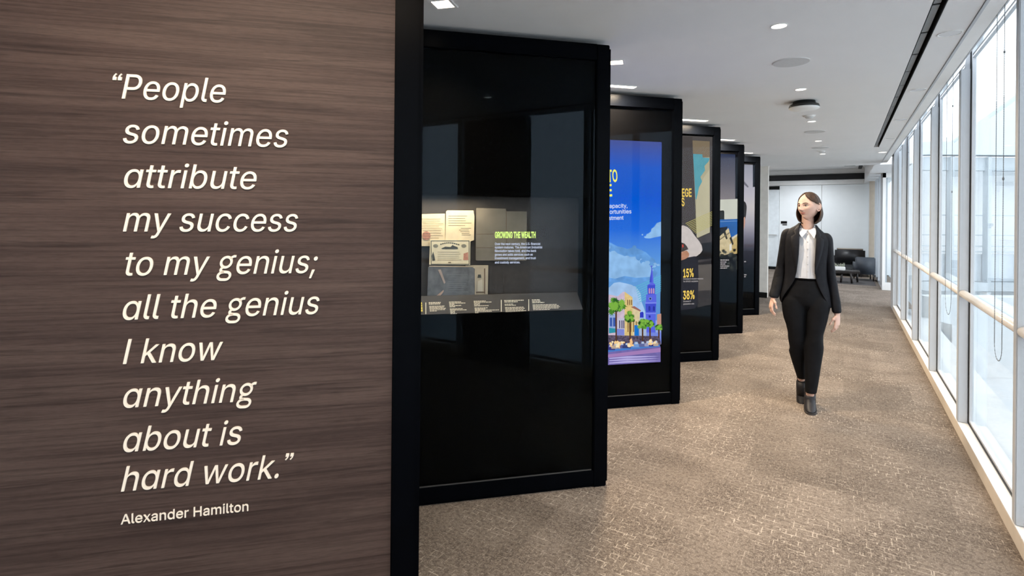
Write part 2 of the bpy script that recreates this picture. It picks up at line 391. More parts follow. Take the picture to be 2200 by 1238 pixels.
# ceiling details at the far end: dark openings in the raised ceiling
b = B(); box(b, -.72, -.05, 15.6, 16.3, 2.90, 2.935); box(b, -.02, .22, 15.9, 16.5, 2.90, 2.935); box(b, .30, .38, 12.6, 17.5, 2.90, 2.935)
struct('trim_5', b, mat('black_slot', (.004, .004, .006), .6))

# ------------------------------------------------------------------ window wall
YM0, DM = 3.395, 1.5135
def window(n, k):
    y0 = YM0 + k * DM; y1 = y0 + DM
    r = empty('window_%d' % n, (.69, y0, 0)); r['kind'] = 'structure'
    T = lambda *a, **q: bx(*a, **q)
    mb = B(); box(mb, 0, .056, 0, .058, .085, 2.592, .004); box(mb, .03, .054, .012, .046, 2.592, 2.95); obj('mullion', mb, m_alum, r)
    fr = B()                                     # glazing frame round the pane
    box(fr, .062, .084, .0, .072, .085, 2.95); box(fr, .062, .084, DM - .022, DM, .085, 2.95); box(fr, .062, .084, .072, DM - .022, .085, .112); box(fr, .062, .084, .072, DM - .022, 2.66, 2.672)
    obj('frame', fr, m_alum, r)
    gk = B(); box(gk, .056, .0620, .0, .066, .086, 2.95); box(gk, .056, .0620, .066, DM, .086, .096); box(gk, .064, .082, .073, DM - .023, 2.672, 2.688); obj('gasket', gk, m_gasket, r)
    obj('pane', T(.076, .080, .0725, DM - .0225, .1125, 2.949), g_pane, r)
    obj('sill', T(.0, .056, .0, DM - .0005, .076, .0848), m_sill, r)
    obj('sill_base', T(.0, .056, .0, DM - .0005, .0, .0755), m_base, r)
    hr = B(); tube(hr, [(.027, .058, .998), (.027, .068, .998), (.027, DM - .001, .998)], [.020, .026, .026], 20); obj('handrail', hr, m_rail, r, True)
    return r
for i, k in enumerate(range(-6, 5)): window(i + 1, k)
struct('trim_6', bx(.69, .80, YM0 + 5 * DM, YM0 + 5 * DM + .5, 0, 2.95), m_alum)     # end post of the window wall
struct('trim_7', bx(.69, .95, -6.1, 11.5, 2.95, 3.05), m_alum)
# blind cassette along the window head and the ceiling edge trim
b = B(); box(b, .552, .618, -6, 11.45, CZ - .002, CZ + .09); struct('trim_8', b, m_white)
b = B(); box(b, .634, .692, -6, 11.45, 2.62, 2.66); struct('trim_13', b, m_alum)
b = B(); box(b, .618, .634, -6, 11.45, CZ + .02, CZ + .1); struct('trim_9', b, mat('shadow_gap_brown', (.10, .085, .07), .6))  # brown strip paints the shadow gap between cassette and window head
b = B(); box(b, .537, .550, -6, 11.45, CZ - .006, CZ + .06); struct('trim_10', b, m_alum)
# far side of the alcove: white glazed screen facing back down the corridor, and the lounge window return
b = B(); box(b, .69, 1.02, 14.0, 14.10, 0, .16); box(b, .69, .745, 14.0, 14.12, .16, CZ); box(b, .86, .93, 14.0, 14.1, .16, CZ); box(b, .69, 1.02, 14.0, 14.1, 2.42, CZ)
struct('wall_alcove', b, m_white)
b = B(); box(b, .745, .86, 14.04, 14.05, .16, 2.42); box(b, .93, 1.02, 14.04, 14.05, .16, 2.42); s_ = struct('window_12', b, g_pane)
b = B(); box(b, .69, .80, 14.12, 17.75, 0, .10)
for y in (14.12, 15.0, 15.9, 16.5, 17.3): box(b, .66, .78, y, y + .16, .10, CZ)
struct('wall_right', b, m_alum)
b = B(); box(b, .72, .73, 14.12, 17.75, .1, CZ); struct('window_13', b, g_pane)
struct('trim_11', bx(.55, .66, 16.9, 17.2, 0, CZ), mat('beige_column', (.55, .47, .38), .7))

struct('unseen_dark_block', bx(.58, .685, .56, 1.31, 0, CZ), mat('reflected_dark', (.012, .012, .014), .6))  # unseen dark block added for the dark band reflected in the case glass

# ------------------------------------------------------------------ outside
m_deck = mat('roof_deck', (.46, .49, .51), .8, vary=.03, scale=2)
m_par = mat('grey_parapet', (.48, .515, .535), .8, vary=.03, scale=2)
m_fasc = mat('pale_cladding', (.52, .57, .605), .7, vary=.02, scale=2)
m_spand = mat('light_spandrel', (.50, .54, .575), .7, vary=.02)
m_exw = mat('bright_wall', (.72, .73, .735), .7, vary=.02)
m_exl = mat('pale_metal', (.43, .475, .505), .5, vary=.02)
b = B(); box(b, .80, 34, -16, 38, -1.15, -1.0); struct('terrace_floor', b, m_deck)
b = B(); box(b, .80, 1.22, -8, 11.9, -.22, -.12); box(b, .80, .84, -8, 11.9, -1.0, -.12); struct('terrace_ledge', b, m_deck)
def ext(t, zc, z): P = fw * zc + rt * t; return Vector((P.x, P.y, z))
def ext_slab(bm, zc, pts, th):                    # upright slab facing the corridor, pts = (t, z)
    lo = [bm.verts.new(ext(t, zc, z)) for t, z in pts]; hi = [bm.verts.new(ext(t, zc + th, z)) for t, z in pts]; n = len(pts)
    bm.faces.new(lo); bm.faces.new(list(reversed(hi)))
    for i in range(n): bm.faces.new((lo[i], lo[(i + 1) % n], hi[(i + 1) % n], hi[i]))
ZB = 13.0; K = ZB / FOC
def zz(y, x=2135): return CAM_H - (y - (HOR + .009 * (x - 1100))) * K
def tt(x): return (x - 1100) * K
eb = empty('office_building', ext(tt(2135), ZB, -1.0)); tag(eb, 'pale office building across the terrace seen through the window panes', 'building')
inv = Matrix.Translation(-eb.location)
def epart(name, bm, m):
    bmesh.ops.transform(bm, matrix=inv, verts=bm.verts); return obj(name, bm, m, eb)
R_ = tt(3400); L_ = tt(1990)
b = B(); ext_slab(b, ZB, [(L_, zz(333)), (R_, zz(333)), (R_, zz(198) + 3), (tt(2187), zz(198)), (tt(2041), zz(305)), (L_, zz(305))], .4); epart('fascia', b, m_fasc)
b = B(); ext_slab(b, ZB + .1, [(L_, zz(366)), (R_, zz(366)), (R_, zz(337)), (L_, zz(337))], .2); epart('header', b, m_exl)
b = B(); ext_slab(b, ZB + 1.4, [(L_, zz(606)), (R_, zz(606)), (R_, zz(340)), (L_, zz(340))], .1); epart('back_wall', b, m_exw)
b = B(); ext_slab(b, ZB + .2, [(L_, zz(606)), (R_, zz(606)), (R_, zz(548)), (L_, zz(548))], .06); epart('spandrel', b, m_spand)
b = B(); ext_slab(b, ZB, [(L_, zz(626)), (R_, zz(626)), (R_, zz(608)), (L_, zz(608))], .5); epart('ledge', b, m_exl)
b = B()
for y in (462, 505, 529, 541): ext_slab(b, ZB + .15, [(L_, zz(y + 2.5)), (R_, zz(y + 2.5)), (R_, zz(y)), (L_, zz(y))], .05)
epart('railing', b, m_exl)
for x in (2044, 2124, 2204, 2290, 2380, 2480, 2600, 2750, 2900, 3100):
    b = B(); ext_slab(b, ZB + .02, [(tt(x), zz(640)), (tt(x + 8), zz(640)), (tt(x + 8), zz(337)), (tt(x), zz(337))], .15); epart('column', b, m_exl)
b = B(); ext_slab(b, ZB + 2.0, [(L_, -1.0), (R_, -1.0), (R_, zz(606)), (L_, zz(606))], .1); epart('base_wall', b, m_par)
# low grey parapet and its white sloping kerb on the terrace
ZP = 8.9; K2 = ZP / FOC
def z2(y): return CAM_H - (y - 474) * K2
def t2(x): return (x - 1100) * K2
b = B(); ext_slab(b, ZP, [(t2(2000), -1.0), (t2(2900), -1.0), (t2(2900), z2(640)), (t2(2000), z2(640))], .3); tag(obj('parapet', b, m_par), 'low grey parapet wall standing on the white terrace outside', 'parapet')
b = B(); ext_slab(b, ZP - .35, [(t2(2010), -.999), (t2(2146), -.999), (t2(2060), z2(724)), (t2(2010), z2(690))], .33); tag(obj('kerb', b, mat('white_kerb', (.52, .54, .55), .7)), 'white sloping kerb wedge against the grey terrace parapet', 'kerb')

# ================================================================== CEILING FITTINGS
LW = {}
def lamp(name, kind, loc, power, col, parent, **kw):
    l = bpy.data.lights.new(name, kind); l.energy = power; l.color = col
    for k, v in kw.items(): setattr(l, k, v)
    o = bpy.data.objects.new(name, l); C.objects.link(o); o.location = loc; o.parent = parent; return o
g_lens = glow('downlight_lens', (1.0, .93, .80), 6)
g_lens2 = glow('unlit_lens_glow', (.90, .95, 1.0), .44)  # faint self-glow gives the unlit lenses the grey of the lit ceiling
def downlight(loc, r, lens, label, grp, power=0, col=(1, .86, .68), angle=100):
    o = empty('recessed_downlight', loc); tag(o, label, 'ceiling light', grp)
    b = B(); lathe(b, 0, 0, [(r, .01), (r, -.002), (r * 1.14, -.004), (r * 1.17, .0), (r * 1.17, .01)]); obj('trim_ring', b, m_white, o, True)
    b = B(); cyl(b, 0, 0, -.0015, .003, r * .99); obj('lens', b, lens, o)
    if power: lamp('bulb', 'SPOT', (0, 0, -.012), power * 1.0, col, o, spot_size=radians(angle), spot_blend=.8, shadow_soft_size=.04)
    return o
cn = ['round downlight in the corridor ceiling nearest the camera, above the first glass panel gap', 'second lit downlight along the corridor centre line, just before the black ceiling puck', 'third lit downlight along the corridor, just past the smoke detector behind the black puck', 'fourth lit downlight along the corridor, between two flat grey speaker grilles', 'fifth and farthest lit downlight, before the lounge opening']
for i, y in enumerate((3.09, 4.69, 6.29, 7.91, 9.53)):
    downlight((-.298, y, CZ), .036, g_lens, cn[i], 'lit downlights along the corridor', 24)
wn = ['unlit window-side downlight nearest the camera, beside the first pane with a bead chain', 'unlit window-side downlight second along the black slot', 'unlit window-side downlight third along the black slot', 'unlit window-side downlight fourth, near the far end of the black slot', 'small bright window-side downlight past the end of the black slot']
for i, y in enumerate((3.67, 5.145, 6.61, 8.08, 9.68)):
    downlight((.470, y, CZ), .048, g_lens2 if i < 4 else g_lens, wn[i], 'downlights between the slot and the windows')
for i, y in enumerate((1.45, -.2, -1.85)): downlight((-.298, y, CZ), .036, g_lens, 'lit corridor downlight overhead, behind the first visible one', 'lit downlights along the corridor', 24)
# speakers
def speaker(y, r, label):
    o = empty('ceiling_speaker', (-.30, y, CZ)); tag(o, label, 'speaker', 'flat ceiling speaker grilles')
    b = B(); lathe(b, 0, 0, [(r * .96, .005), (r * .97, -.004), (r, -.003), (r * 1.0, .005)], 48); obj('rim', b, mat('grille_rim', (.70, .70, .70), .6), o, True)
    b = B(); cyl(b, 0, 0, -.005, .003, r * .965, 48); obj('grille', b, mat('grille_mesh', (.56, .56, .56), .8, vary=.1, scale=300), o)
speaker(3.84, .108, 'large flat round speaker grille in the ceiling, nearest, between the first two downlights')
speaker(7.05, .108, 'flat round speaker grille between the third and fourth downlights'); speaker(8.68, .108, 'small far speaker grille between the fourth and fifth downlights')
# black-backed white puck
o = empty('wireless_access_point', (-.303, 5.19, CZ)); tag(o, 'black and white round puck hanging under the corridor ceiling', 'access point')
b = B(); lathe(b, 0, 0, [(.085, 0), (.09, -.022), (.112, -.03), (.118, -.048), (.112, -.054)], 48); obj('mount', b, mat('puck_black', (.012, .012, .012), .4), o, True)
b = B(); lathe(b, 0, 0, [(.114, -.052), (.118, -.056), (.108, -.066), (.04, -.069), (.002, -.069)], 48); obj('cover', b, m_white, o, True)
def smoke(y, label):
    o = empty('smoke_detector', (-.300, y, CZ)); tag(o, label, 'smoke detector', 'smoke detectors')
    b = B(); lathe(b, 0, 0, [(.052, 0), (.052, -.010), (.046, -.014)]); obj('base', b, m_white, o, True)
    b = B(); lathe(b, 0, 0, [(.036, -.014), (.033, -.024), (.018, -.030), (.002, -.030)]); obj('sensor_head', b, mat('detector_grey', (.55, .55, .55), .6), o, True)
smoke(5.92, 'white smoke detector just behind the black and white puck'); smoke(9.08, 'small white smoke detector far along, before the last downlight')
# linear grille in the slot
o = empty('linear_air_grille', (.3635, 0, CZ)); tag(o, 'long black linear air slot running along the ceiling near the windows', 'air vent')
b = B(); box(b, -.028, .028, -4, 8.955, .06, .078); obj('plenum', b, mat('duct_black', (.006, .007, .009), .7), o)
b = B(); box(b, -.028, -.024, -4, 8.955, .0, .06); obj('flange', b, m_plinth, o); b = B(); box(b, .024, .028, -4, 8.955, .0, .06); obj('flange', b, m_plinth, o)
for i in range(28):
    y = -3.6 + i * .455
    b = B(); box(b, -.022, .012, y, y + .43, .022, .026); obj('vane', b, mat('vane_grey', (.24, .26, .28), .5), o)
# warm strip washers in front of the panels, and two small square spots
g_strip = glow('strip_lens', (1.0, .86, .66), 9)
dv = Vector((sin(AL), cos(AL), 0)); nv = Vector((cos(AL), -sin(AL), 0))
sl = ['warm strip light in the ceiling in front of the blue street-scene panel', 'warm strip light in the ceiling in front of the panel showing 15% and 38%', 'warm strip light in front of the fourth panel from the quote wall', 'warm strip light in front of the farthest panel']
for i, k in enumerate((2, 3, 4, 5)):
    c = tip(k) + nv * .14 - dv * (.29 if k > 2 else .52)
    o = empty('strip_light', (c.x, c.y, CZ), pi / 2 - AL); tag(o, sl[i], 'ceiling light', 'strip lights washing the panels')
    L2 = .34 if k > 2 else .30
    b = B(); box(b, -L2 + .0, .0 + .02, -.030, .030, -.003, .004); obj('lens', b, g_strip, o)
    b = B(); box(b, -L2 - .012, .032, -.042, -.031, -.004, .004); box(b, -L2 - .012, .032, .031, .042, -.004, .004); box(b, -L2 - .012, -L2, -.031, .031, -.004, .004); box(b, .02, .032, -.031, .031, -.004, .004); obj('frame', b, m_white, o)
    lamp('tube', 'AREA', (-L2 / 2, 0, -.012), 27, (1, .82, .60), o, shape='RECTANGLE', size=L2, size_y=.05)
for x, y, lab, p in ((-1.62, 1.97, 'small square warm spot in the ceiling at the top of the quote panel frame', 26), (-1.262, 3.285, 'small square warm spot peeking out past the first glass panel top', 30)):
    o = empty('square_spotlight', (x, y, CZ), .3); tag(o, lab, 'ceiling light', 'square spotlights')
    b = B(); box(b, -.042, .042, -.042, .042, -.003, .004); obj('lens', b, g_strip, o)
    b = B(); box(b, -.056, -.043, -.056, .056, -.004, .004); box(b, .043, .056, -.056, .056, -.004, .004); box(b, -.043, .043, -.056, -.043, -.004, .004); box(b, -.043, .043, .043, .056, -.004, .004); obj('frame', b, m_white, o)
    lamp('bulb', 'SPOT', (0, 0, -.012), p, (1, .78, .52), o, spot_size=radians(110), spot_blend=.7, shadow_soft_size=.04)
# unseen lounge lights behind the ceiling step, tinted cool to add daylight
for x, y in ((-2.6, 13.2), (-.9, 13.4), (-2.6, 15.6), (-.9, 16.6)):
    downlight((x, y, 2.93), .06, g_lens, 'unseen lounge downlight in the raised ceiling, tinted cool to add daylight', 'lounge downlights', 68, (.90, .95, 1), 165)

c = tip(0) + nv * .85 - dv * .50  # extra washer out of view, added to brighten the quote panel
o = empty('strip_light', (c.x, c.y, CZ), pi / 2 - AL); tag(o, 'unseen warm strip light added overhead to brighten the walnut quote panel', 'ceiling light', 'strip lights washing the panels')
b = B(); box(b, -.55, .55, -.030, .030, -.006, -.001); obj('lens', b, g_strip, o)
lamp('tube', 'AREA', (0, 0, -.012), 13, (1, .80, .60), o, shape='RECTANGLE', size=1.1, size_y=.05)
# bead chains of the blinds
def chain(y0, y1, zb, label):
    o = empty('blind_chain', (.645, (y0 + y1) / 2, CZ)); tag(o, label, 'blind chain', 'bead chains of the window blinds')
    hw = (y1 - y0) / 2; path = []
    z = 0.06
    while z > zb - CZ + hw: path.append((hw, z)); z -= .0085
    for i in range(1, 12): a = pi * i / 12; path.append((hw * cos(a), zb - CZ + hw - hw * sin(a)))
    while z < .06: path.append((-hw, z)); z += .0085
    b = B()
    for (yy, z_) in path: bmesh.ops.create_icosphere(b, subdivisions=1, radius=.0027, matrix=Matrix.Translation((0, yy, z_)))
    tube(b, [(0, p[0], p[1]) for p in path], .0010, 5); obj('beads', b, m_bead, o, True)
    for yy, z_ in ((hw * -1, -.19), (-hw, -.80)): b = B(); ell(b, (0, yy, z_), (.0045, .0045, .008), 8, 6); obj('connector', b, m_bead, o, True)
chain(3.43, 3.58, .83, 'bead chain loop hanging in the nearest window pane on the right'); chain(4.88, 5.14, .83, 'bead chain loop in the second window pane from the right'); chain(8.0, 8.25, .86, 'thin bead chain loop far along the window wall')

# ================================================================== DISPLAY PANELS
PW, PH = 1.5, 2.49
def panel(k, label):
    r = empty('display_panel', tip(k), pi / 2 - AL); tag(r, label, 'display panel', 'angled black display panels')
    b = B(); T = .20
    box(b, -.088, -.012, 0, T, .0, PH, .004); box(b, -PW, -PW + .088, 0, T, 0, PH, .004)
    box(b, -PW + .088, -.088, 0, T, PH - .088, PH); box(b, -PW + .088, -.088, 0.0, T, .02, .096); box(b, -PW + .088, -.088, 0.012, T, .0, .02)
    obj('frame', b, m_blk, r)
    obj('end_cap', bx(-.0118, 0, .015, T - .02, .022, PH - .018), m_blk, r)
    return r
def bead(r):
    obj('bottom_bead', bx(-PW + .088, -.10, .004, .011, .0965, .1005), mat('grey_bead', (.05, .05, .05), .4), r)
GL = .014
def glazing(r, m=None): obj('glass', bx(-PW + .088, -.088, GL, GL + .004, .0965, PH - .088), m or g_case, r)

# ---- quote panel
p0 = panel(0, 'dark walnut panel with a cream quotation in large italic letters')
obj('veneer_board', bx(-PW + .088, -.088, .010, .10, .096, PH - .088), MW, p0)
CAPH, CAPN = .0690, .0268
LINES = [("\u201cPeople", (230.3, 211.2 - 1.7), (488.8, 220)), ("sometimes", (259.9, 306.6), (622.8, 316.2)), ("\u0251ttribute", (260.6, 402.8), (555, 406.5)),
         ("my success", (261.8, 497.7), (643.4, 497.5)), ("to my \ue001enius;", (260, 593), (684.6, 586.7)), ("\u0251\ue002\ue002 the \ue001enius", (257.7, 688.7), (689.5, 675)),
         ("\ue003 know", (261.5, 783.9), (478.9, 774.2)), ("\u0251nythin\ue001", (258.6, 878.6), (550.7, 863)), ("\u0251bout is", (258.6, 974.3), (522.6, 956.0)), ("h\u0251rd work.\u201d", (257.4, 1059.2), (629.3, 1026.5))]
for body, a, c in LINES:
    body = body.replace('Peop\x6ce', 'Peop\ue002e')
    (x0, z0), (x1, z1) = pan(*a, 0), pan(*c, 0)
    o = obj('quotation_line', text_mesh(body, CAPH, x1 - x0 - .012, bold=.0, shear=.19, depth=.004), m_cream, p0); o.location = (x0, .0098, z0); o.rotation_euler = (0, -math.atan2(z1 - z0, x1 - x0), 0)
(x0, z0), (x1, z1) = pan(256.7, 1130.5, 0), pan(532, 1101, 0)
o = obj('attribution', text_mesh("A\ue002exander Hami\ue002ton", CAPN, x1 - x0, bold=.004, depth=.003), m_cream, p0); o.location = (x0, .0098, z0); o.rotation_euler = (0, -math.atan2(z1 - z0, x1 - x0), 0)

# ---- glass case with papers
p1 = panel(1, 'black glass panel with a lit case of old bank papers behind it')
bead(p1); glazing(p1)
NX0, NX1, NZ0, NZ1 = -1.33, -.128, .995, 1.628
b = B(); y0, y1 = .03, .195
box(b, -PW + .088, NX0, y0, y1, .096, PH - .088); box(b, NX1, -.088, y0, y1, .096, PH - .088); box(b, NX0, NX1, y0, y1, .096, NZ0); box(b, NX0, NX1, y0, y1, NZ1, PH - .088)
obj('backing', b, m_bback, p1)
b = B(); box(b, NX0, NX1, .17, .19, NZ0, NZ1); obj('case_lining', b, m_niche, p1)
YD = .165
def pn(x, y, yd=YD):                              # measured point -> on a plane yd behind the face of panel 1
    d_ = ray(x, y); n = Vector((cos(AL), -sin(AL), 0)); t0 = tip(1) - n * yd
    P = EYE + d_ * ((t0 - EYE).dot(n) / d_.dot(n)); q = P - tip(1); return (q.dot(Vector((sin(AL), cos(AL), 0))), P.z)
lamp('case_light', 'AREA', (-.93, .06, NZ1 - .012), 1.0, (1, .86, .62), p1, shape='RECTANGLE', size=.45, size_y=.03)
# caption ledge: slightly sloped board at the foot of the case
(lx0, lz0), (lx1, lz1) = pn(905, 675, .03), pn(1222, 668, .03)
ztop = NZ0 + .085
lb = B(); v = [lb.verts.new(p) for p in ((NX0, .032, NZ0 + .001), (NX1 - .02, .032, NZ0 + .001), (NX1 - .02, .13, ztop), (NX0, .13, ztop), (NX0, .14, NZ0 + .001), (NX1 - .02, .14, NZ0 + .001))]
for q in ((0, 1, 2, 3), (3, 2, 5, 4), (4, 5, 1, 0), (0, 3, 4), (1, 5, 2)): lb.faces.new([v[i] for i in q])
obj('caption_ledge', lb, mat('ledge_grey', (.060, .057, .056), .8), p1)
g_cap = mat('caption_print', (.80, .74, .60), .7); g_cy = mat('caption_yellow', (.75, .62, .10), .6)
def on_ledge(x, y):                               # measured point -> on the sloping ledge
    best = None
    lo, hi = .032, .13
    for _ in range(30):
        m_ = (lo + hi) / 2; px, pz = pn(x, y, m_); zl = NZ0 + .001 + (m_ - .032) / .098 * (ztop - NZ0 - .001)
        if pz > zl: lo = m_
        else: hi = m_
    px, pz = pn(x, y, lo); return Vector((px, lo - .0012, pz + .0008))
def strip_on_ledge(bm, x0, y0, x1, y1, th):
    q = [on_ledge(x0, y0), on_ledge(x1, y1), on_ledge(x1, y1 + th), on_ledge(x0, y0 + th)]; bm.faces.new([bm.verts.new(p) for p in q])
rows = [(921, 650, [('h', 26, 26), ('', 0), ('b', 33, 31, 36, 35, 15)]), (964.5, 649, [('b', 26, 35, 12, 27, 12), ('', 0), ('b', 28, 36, 10, 10, 15)]), (1017.5, 647, [('b', 26, 39, 13, 12, 33), ('', 0), ('b', 28, 23, 52, 36, 8)]),
        (1083, 645.5, [('h', 42, 30), ('', 0), ('b', 18, 24), ('', 0), ('b', 40, 42, 40, 44, 38)]), (1142.5, 644, [('h', 18, 20, 26), ('', 0), ('b', 54, 56, 58, 55, 38)])]
for x, y, grp in rows:
    yy = y; cb = B()
    for g in grp:
        if g[0] == '': yy += 2; continue
        for L_n in g[1:]:
            x_ = x + (yy - y) * .13; x_end = x_ + L_n
            while x_ < x_end - 1.5:
                wl = random.uniform(2.5, 7); x2 = min(x_ + wl, x_end); strip_on_ledge(cb, x_, yy - (x_ - x) * .022, x2, yy - (x2 - x) * .022, 1.25 if g[0] == 'b' else 1.7); x_ = x2 + .8
            yy += 2.55 if g[0] == 'b' else 3.0
    obj('caption_text', cb, g_cap, p1)
for x, y in ((914, 650.5), (1076, 645), (1135, 643.5)): cy = B(); strip_on_ledge(cy, x, y, x + 1.6, y, 25); obj('caption_rule', cy, g_cap, p1)
cy = B()
for i in range(4): strip_on_ledge(cy, 901 + i * .4, 650 + i * 5.2, 906.5 + i * .5, 650 + i * 5.2, 4.3)
obj('caption_year', cy, g_cy, p1)
# glowing text on the glass
g_ty = glow('screen_yellow', lin((222, 255, 140)), 1.0); g_tw = glow('screen_white', lin((214, 226, 250)), .95)
def flat_text(parent, k, body, a, c, hpx, m, bold=0, shear=0, yoff=GL - .0005, name='screen_text'):
    (x0, z0), (x1, z1) = pan(*a, k), pan(*c, k); hh = pan(a[0], a[1] - hpx, k)[1] - z0
    o = obj(name, text_mesh(body, hh, x1 - x0, bold, shear, 0), m, parent); o.location = (x0, yoff, z0); o.rotation_euler = (0, -math.atan2(z1 - z0, x1 - x0), 0); return o
flat_text(p1, 1, 'GROWING THE WEALTH', (1064.2, 511.3), (1152.3, 511.0), 12.4, g_ty, .055)
for body, y, xe in (('Over the next century, the U.S. financial', 527, 1162.5), ('system matures. The American Industrial', 534.3, 1166.7), ('Revolution takes hold, and the bank', 542, 1153.8), ('grows and adds services such as', 550, 1146), ('investment management, and trust', 557.7, 1152.8), ('and custody services.', 566.8, 1118.5)):
    flat_text(p1, 1, body, (1064.2, y), (xe, y - .3), 5.0, g_tw, .018)

# papers in the case: each its own thing, mounted on the case lining
PM = Matrix.Translation(tip(1)) @ Matrix.Rotation(pi / 2 - AL, 4, 'Z')
m_pap = mat('aged_paper', (.72, .60, .40), .9, vary=.10, scale=18); m_pap2 = mat('cream_certificate', (.74, .66, .46), .9, vary=.06, scale=20)
m_ink = mat('brown_ink', (.16, .11, .075), .9); m_ink2 = mat('engraving_ink', (.07, .075, .07), .9); m_red = mat('red_seal', (.50, .24, .17), .9, vary=.2, scale=90)
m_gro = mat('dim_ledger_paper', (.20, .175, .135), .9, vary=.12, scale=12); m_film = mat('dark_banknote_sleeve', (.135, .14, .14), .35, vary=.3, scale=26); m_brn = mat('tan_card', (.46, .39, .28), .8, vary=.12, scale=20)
def paper_root(name, px, py, yd, label):
    x, z = pn(px, py, yd); o = empty(name, PM @ Vector((x, yd, z)), pi / 2 - AL); tag(o, label, 'document', 'papers in the lit case'); o['_x'] = x; o['_z'] = z; o['_y'] = yd; return o
def sheet(o, name, pts, m, dy=0, th=.003):
    b = B(); q = [pn(*p, o['_y']) for p in pts]; n = len(q)
    a = [b.verts.new((x - o['_x'], dy, z - o['_z'])) for x, z in q]; c = [b.verts.new((x - o['_x'], dy + th, z - o['_z'])) for x, z in q]
    b.faces.new(a); b.faces.new(c)
    for i in range(n): b.faces.new((a[i], a[(i + 1) % n], c[(i + 1) % n], c[i]))
    return obj(name, b, m, o)
def lines(o, name, specs, m, dy=-.0006):
    b = B()
    for x0, y0, x1, y1, th in specs:
        q = [pn(*p, o['_y']) for p in ((x0, y0), (x1, y1), (x1, y1 + th), (x0, y0 + th))]; b.faces.new([b.verts.new((x - o['_x'], dy, z - o['_z'])) for x, z in q])
    return obj(name, b, m, o)
def rect(x0, y0, x1, y1): return [(x0, y0), (x1, y0), (x1, y1), (x0, y1)]
random.seed(3)
o = paper_root('open_letter', 958, 510, .158, 'open two-page handwritten letter at the upper left of the lit case')
sheet(o, 'page', [(880, 461), (930, 459.5), (956, 459), (957, 516), (930, 529), (880, 529)], m_pap); sheet(o, 'page', [(958, 455), (961, 452), (1017, 452.5), (1019, 465), (1018, 516), (1010, 519), (957, 516)], m_pap, -.004)
lines(o, 'handwriting', [(905 + random.uniform(0, 4), 470 + i * 5.2, 953 - random.uniform(0, 12), 470 + i * 5.2, .8) for i in range(9)] + [(963, 464 + i * 5, 1014 - random.uniform(0, 20), 464 + i * 5, .8) for i in range(5)] + [(986 + random.uniform(0, 6), 490 + i * 3.6, 1014 - random.uniform(0, 8), 490 + i * 3.6, .8) for i in range(5)], m_ink, -.0048)
b = [(916 + 9 * cos(a * pi / 8), 506.5 + 9.5 * sin(a * pi / 8)) for a in range(16)]; sheet(o, 'wax_seal', b, m_red, -.003, .002)
o = paper_root('bond_certificate', 967, 540, .148, 'cream engraved certificate with ornate border in the middle of the lit case')
sheet(o, 'sheet', [(922, 569), (924, 515), (1010.5, 516), (1010, 569.5)], m_pap2)
def frame_lines(x0, y0, x1, y1, th): return [(x0, y0, x1, y0, th), (x0, y1, x1, y1, th), (x0, y0, x0 + th, y0, y1 - y0), (x1 - th, y0, x1, y0, y1 - y0)]
bl = frame_lines(925.5, 517, 1008.5, 567, 1.4) + [(946 + i * 4.2, 524 - 3.5 * sin(pi * i / 9), 949 + i * 4.2, 524 - 3.5 * sin(pi * (i + .7) / 9), 2.6) for i in range(10)]
lines(o, 'engraved_border', bl, m_ink2)
sheet(o, 'vignette', [(948, 534), (957, 530), (968, 531), (972, 526.5), (977, 529), (983, 531), (984, 535.5), (950, 535.5)], m_ink2, -.0008, .0007)
for cx in (936, 996.5): sheet(o, 'medallion', [(cx + 5.5 * cos(a * pi / 6), 528.5 + 3.8 * sin(a * pi / 6)) for a in range(12)], mat('grey_engraving', (.24, .23, .18), .9), -.0008, .0007)
sheet(o, 'side_figure', [(929, 561), (927.5, 550), (930.5, 541), (933.5, 551), (935, 560)], m_ink2, -.0008, .0007)
sheet(o, 'red_panel', [(995.5, 559), (996, 545), (1005.5, 542), (1006, 559)], m_red, -.0008, .0007)
lines(o, 'script', [(940, 541.5 + i * 4.2, 992 - random.uniform(0, 6), 541.5 + i * 4.2, .7) for i in range(5)] + [(963, 563, 969, 563, 2.2)], m_ink)
o = paper_root('sleeved_banknote', 967, 604, .138, 'dark banknote in a creased clear sleeve at the bottom left of the lit case')
sheet(o, 'sleeve', [(918, 639), (920, 575), (924, 572), (1014, 573.5), (1022, 579), (1021, 637)], m_film)
lines(o, 'sleeve_edge', [(922, 571, 1018, 572, 2.2), (1020, 577, 1022.5, 577, 58)], m_brn, -.002)
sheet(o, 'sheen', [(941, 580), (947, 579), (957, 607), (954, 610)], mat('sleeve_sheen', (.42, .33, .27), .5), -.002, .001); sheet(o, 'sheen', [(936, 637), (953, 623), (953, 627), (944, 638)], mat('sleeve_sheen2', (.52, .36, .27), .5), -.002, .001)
lines(o, 'print', [(958 + random.uniform(0, 8), 590 + i * 4.6, 1008 - random.uniform(0, 12), 590 + i * 4.6, 1.1) for i in range(9)], mat('sleeve_print', (.19, .20, .20), .6))
o = paper_root('framed_card', 1035, 602, .160, 'narrow tan portrait card half hidden behind the sleeved banknote')
sheet(o, 'mount', [(1000, 635.5), (1000, 570), (1049, 570), (1048, 635.5)], m_brn)
lines(o, 'border', [(1040, 577, 1042.5, 577, 54), (1006, 627, 1040, 627, 2.5)], m_ink); sheet(o, 'portrait', [(1026, 597), (1027, 590), (1033, 590), (1034, 597)], m_ink2, -.001, .0009)
sheet(o, 'print_panel', [(1026, 626), (1027, 604), (1036, 600), (1037, 626)], mat('card_print', (.56, .50, .38), .8), -.001, .0009)
o = paper_root('ledger_sheet', 1062, 505, .160, 'tall shadowy ledger sheet hanging behind the glowing case title')
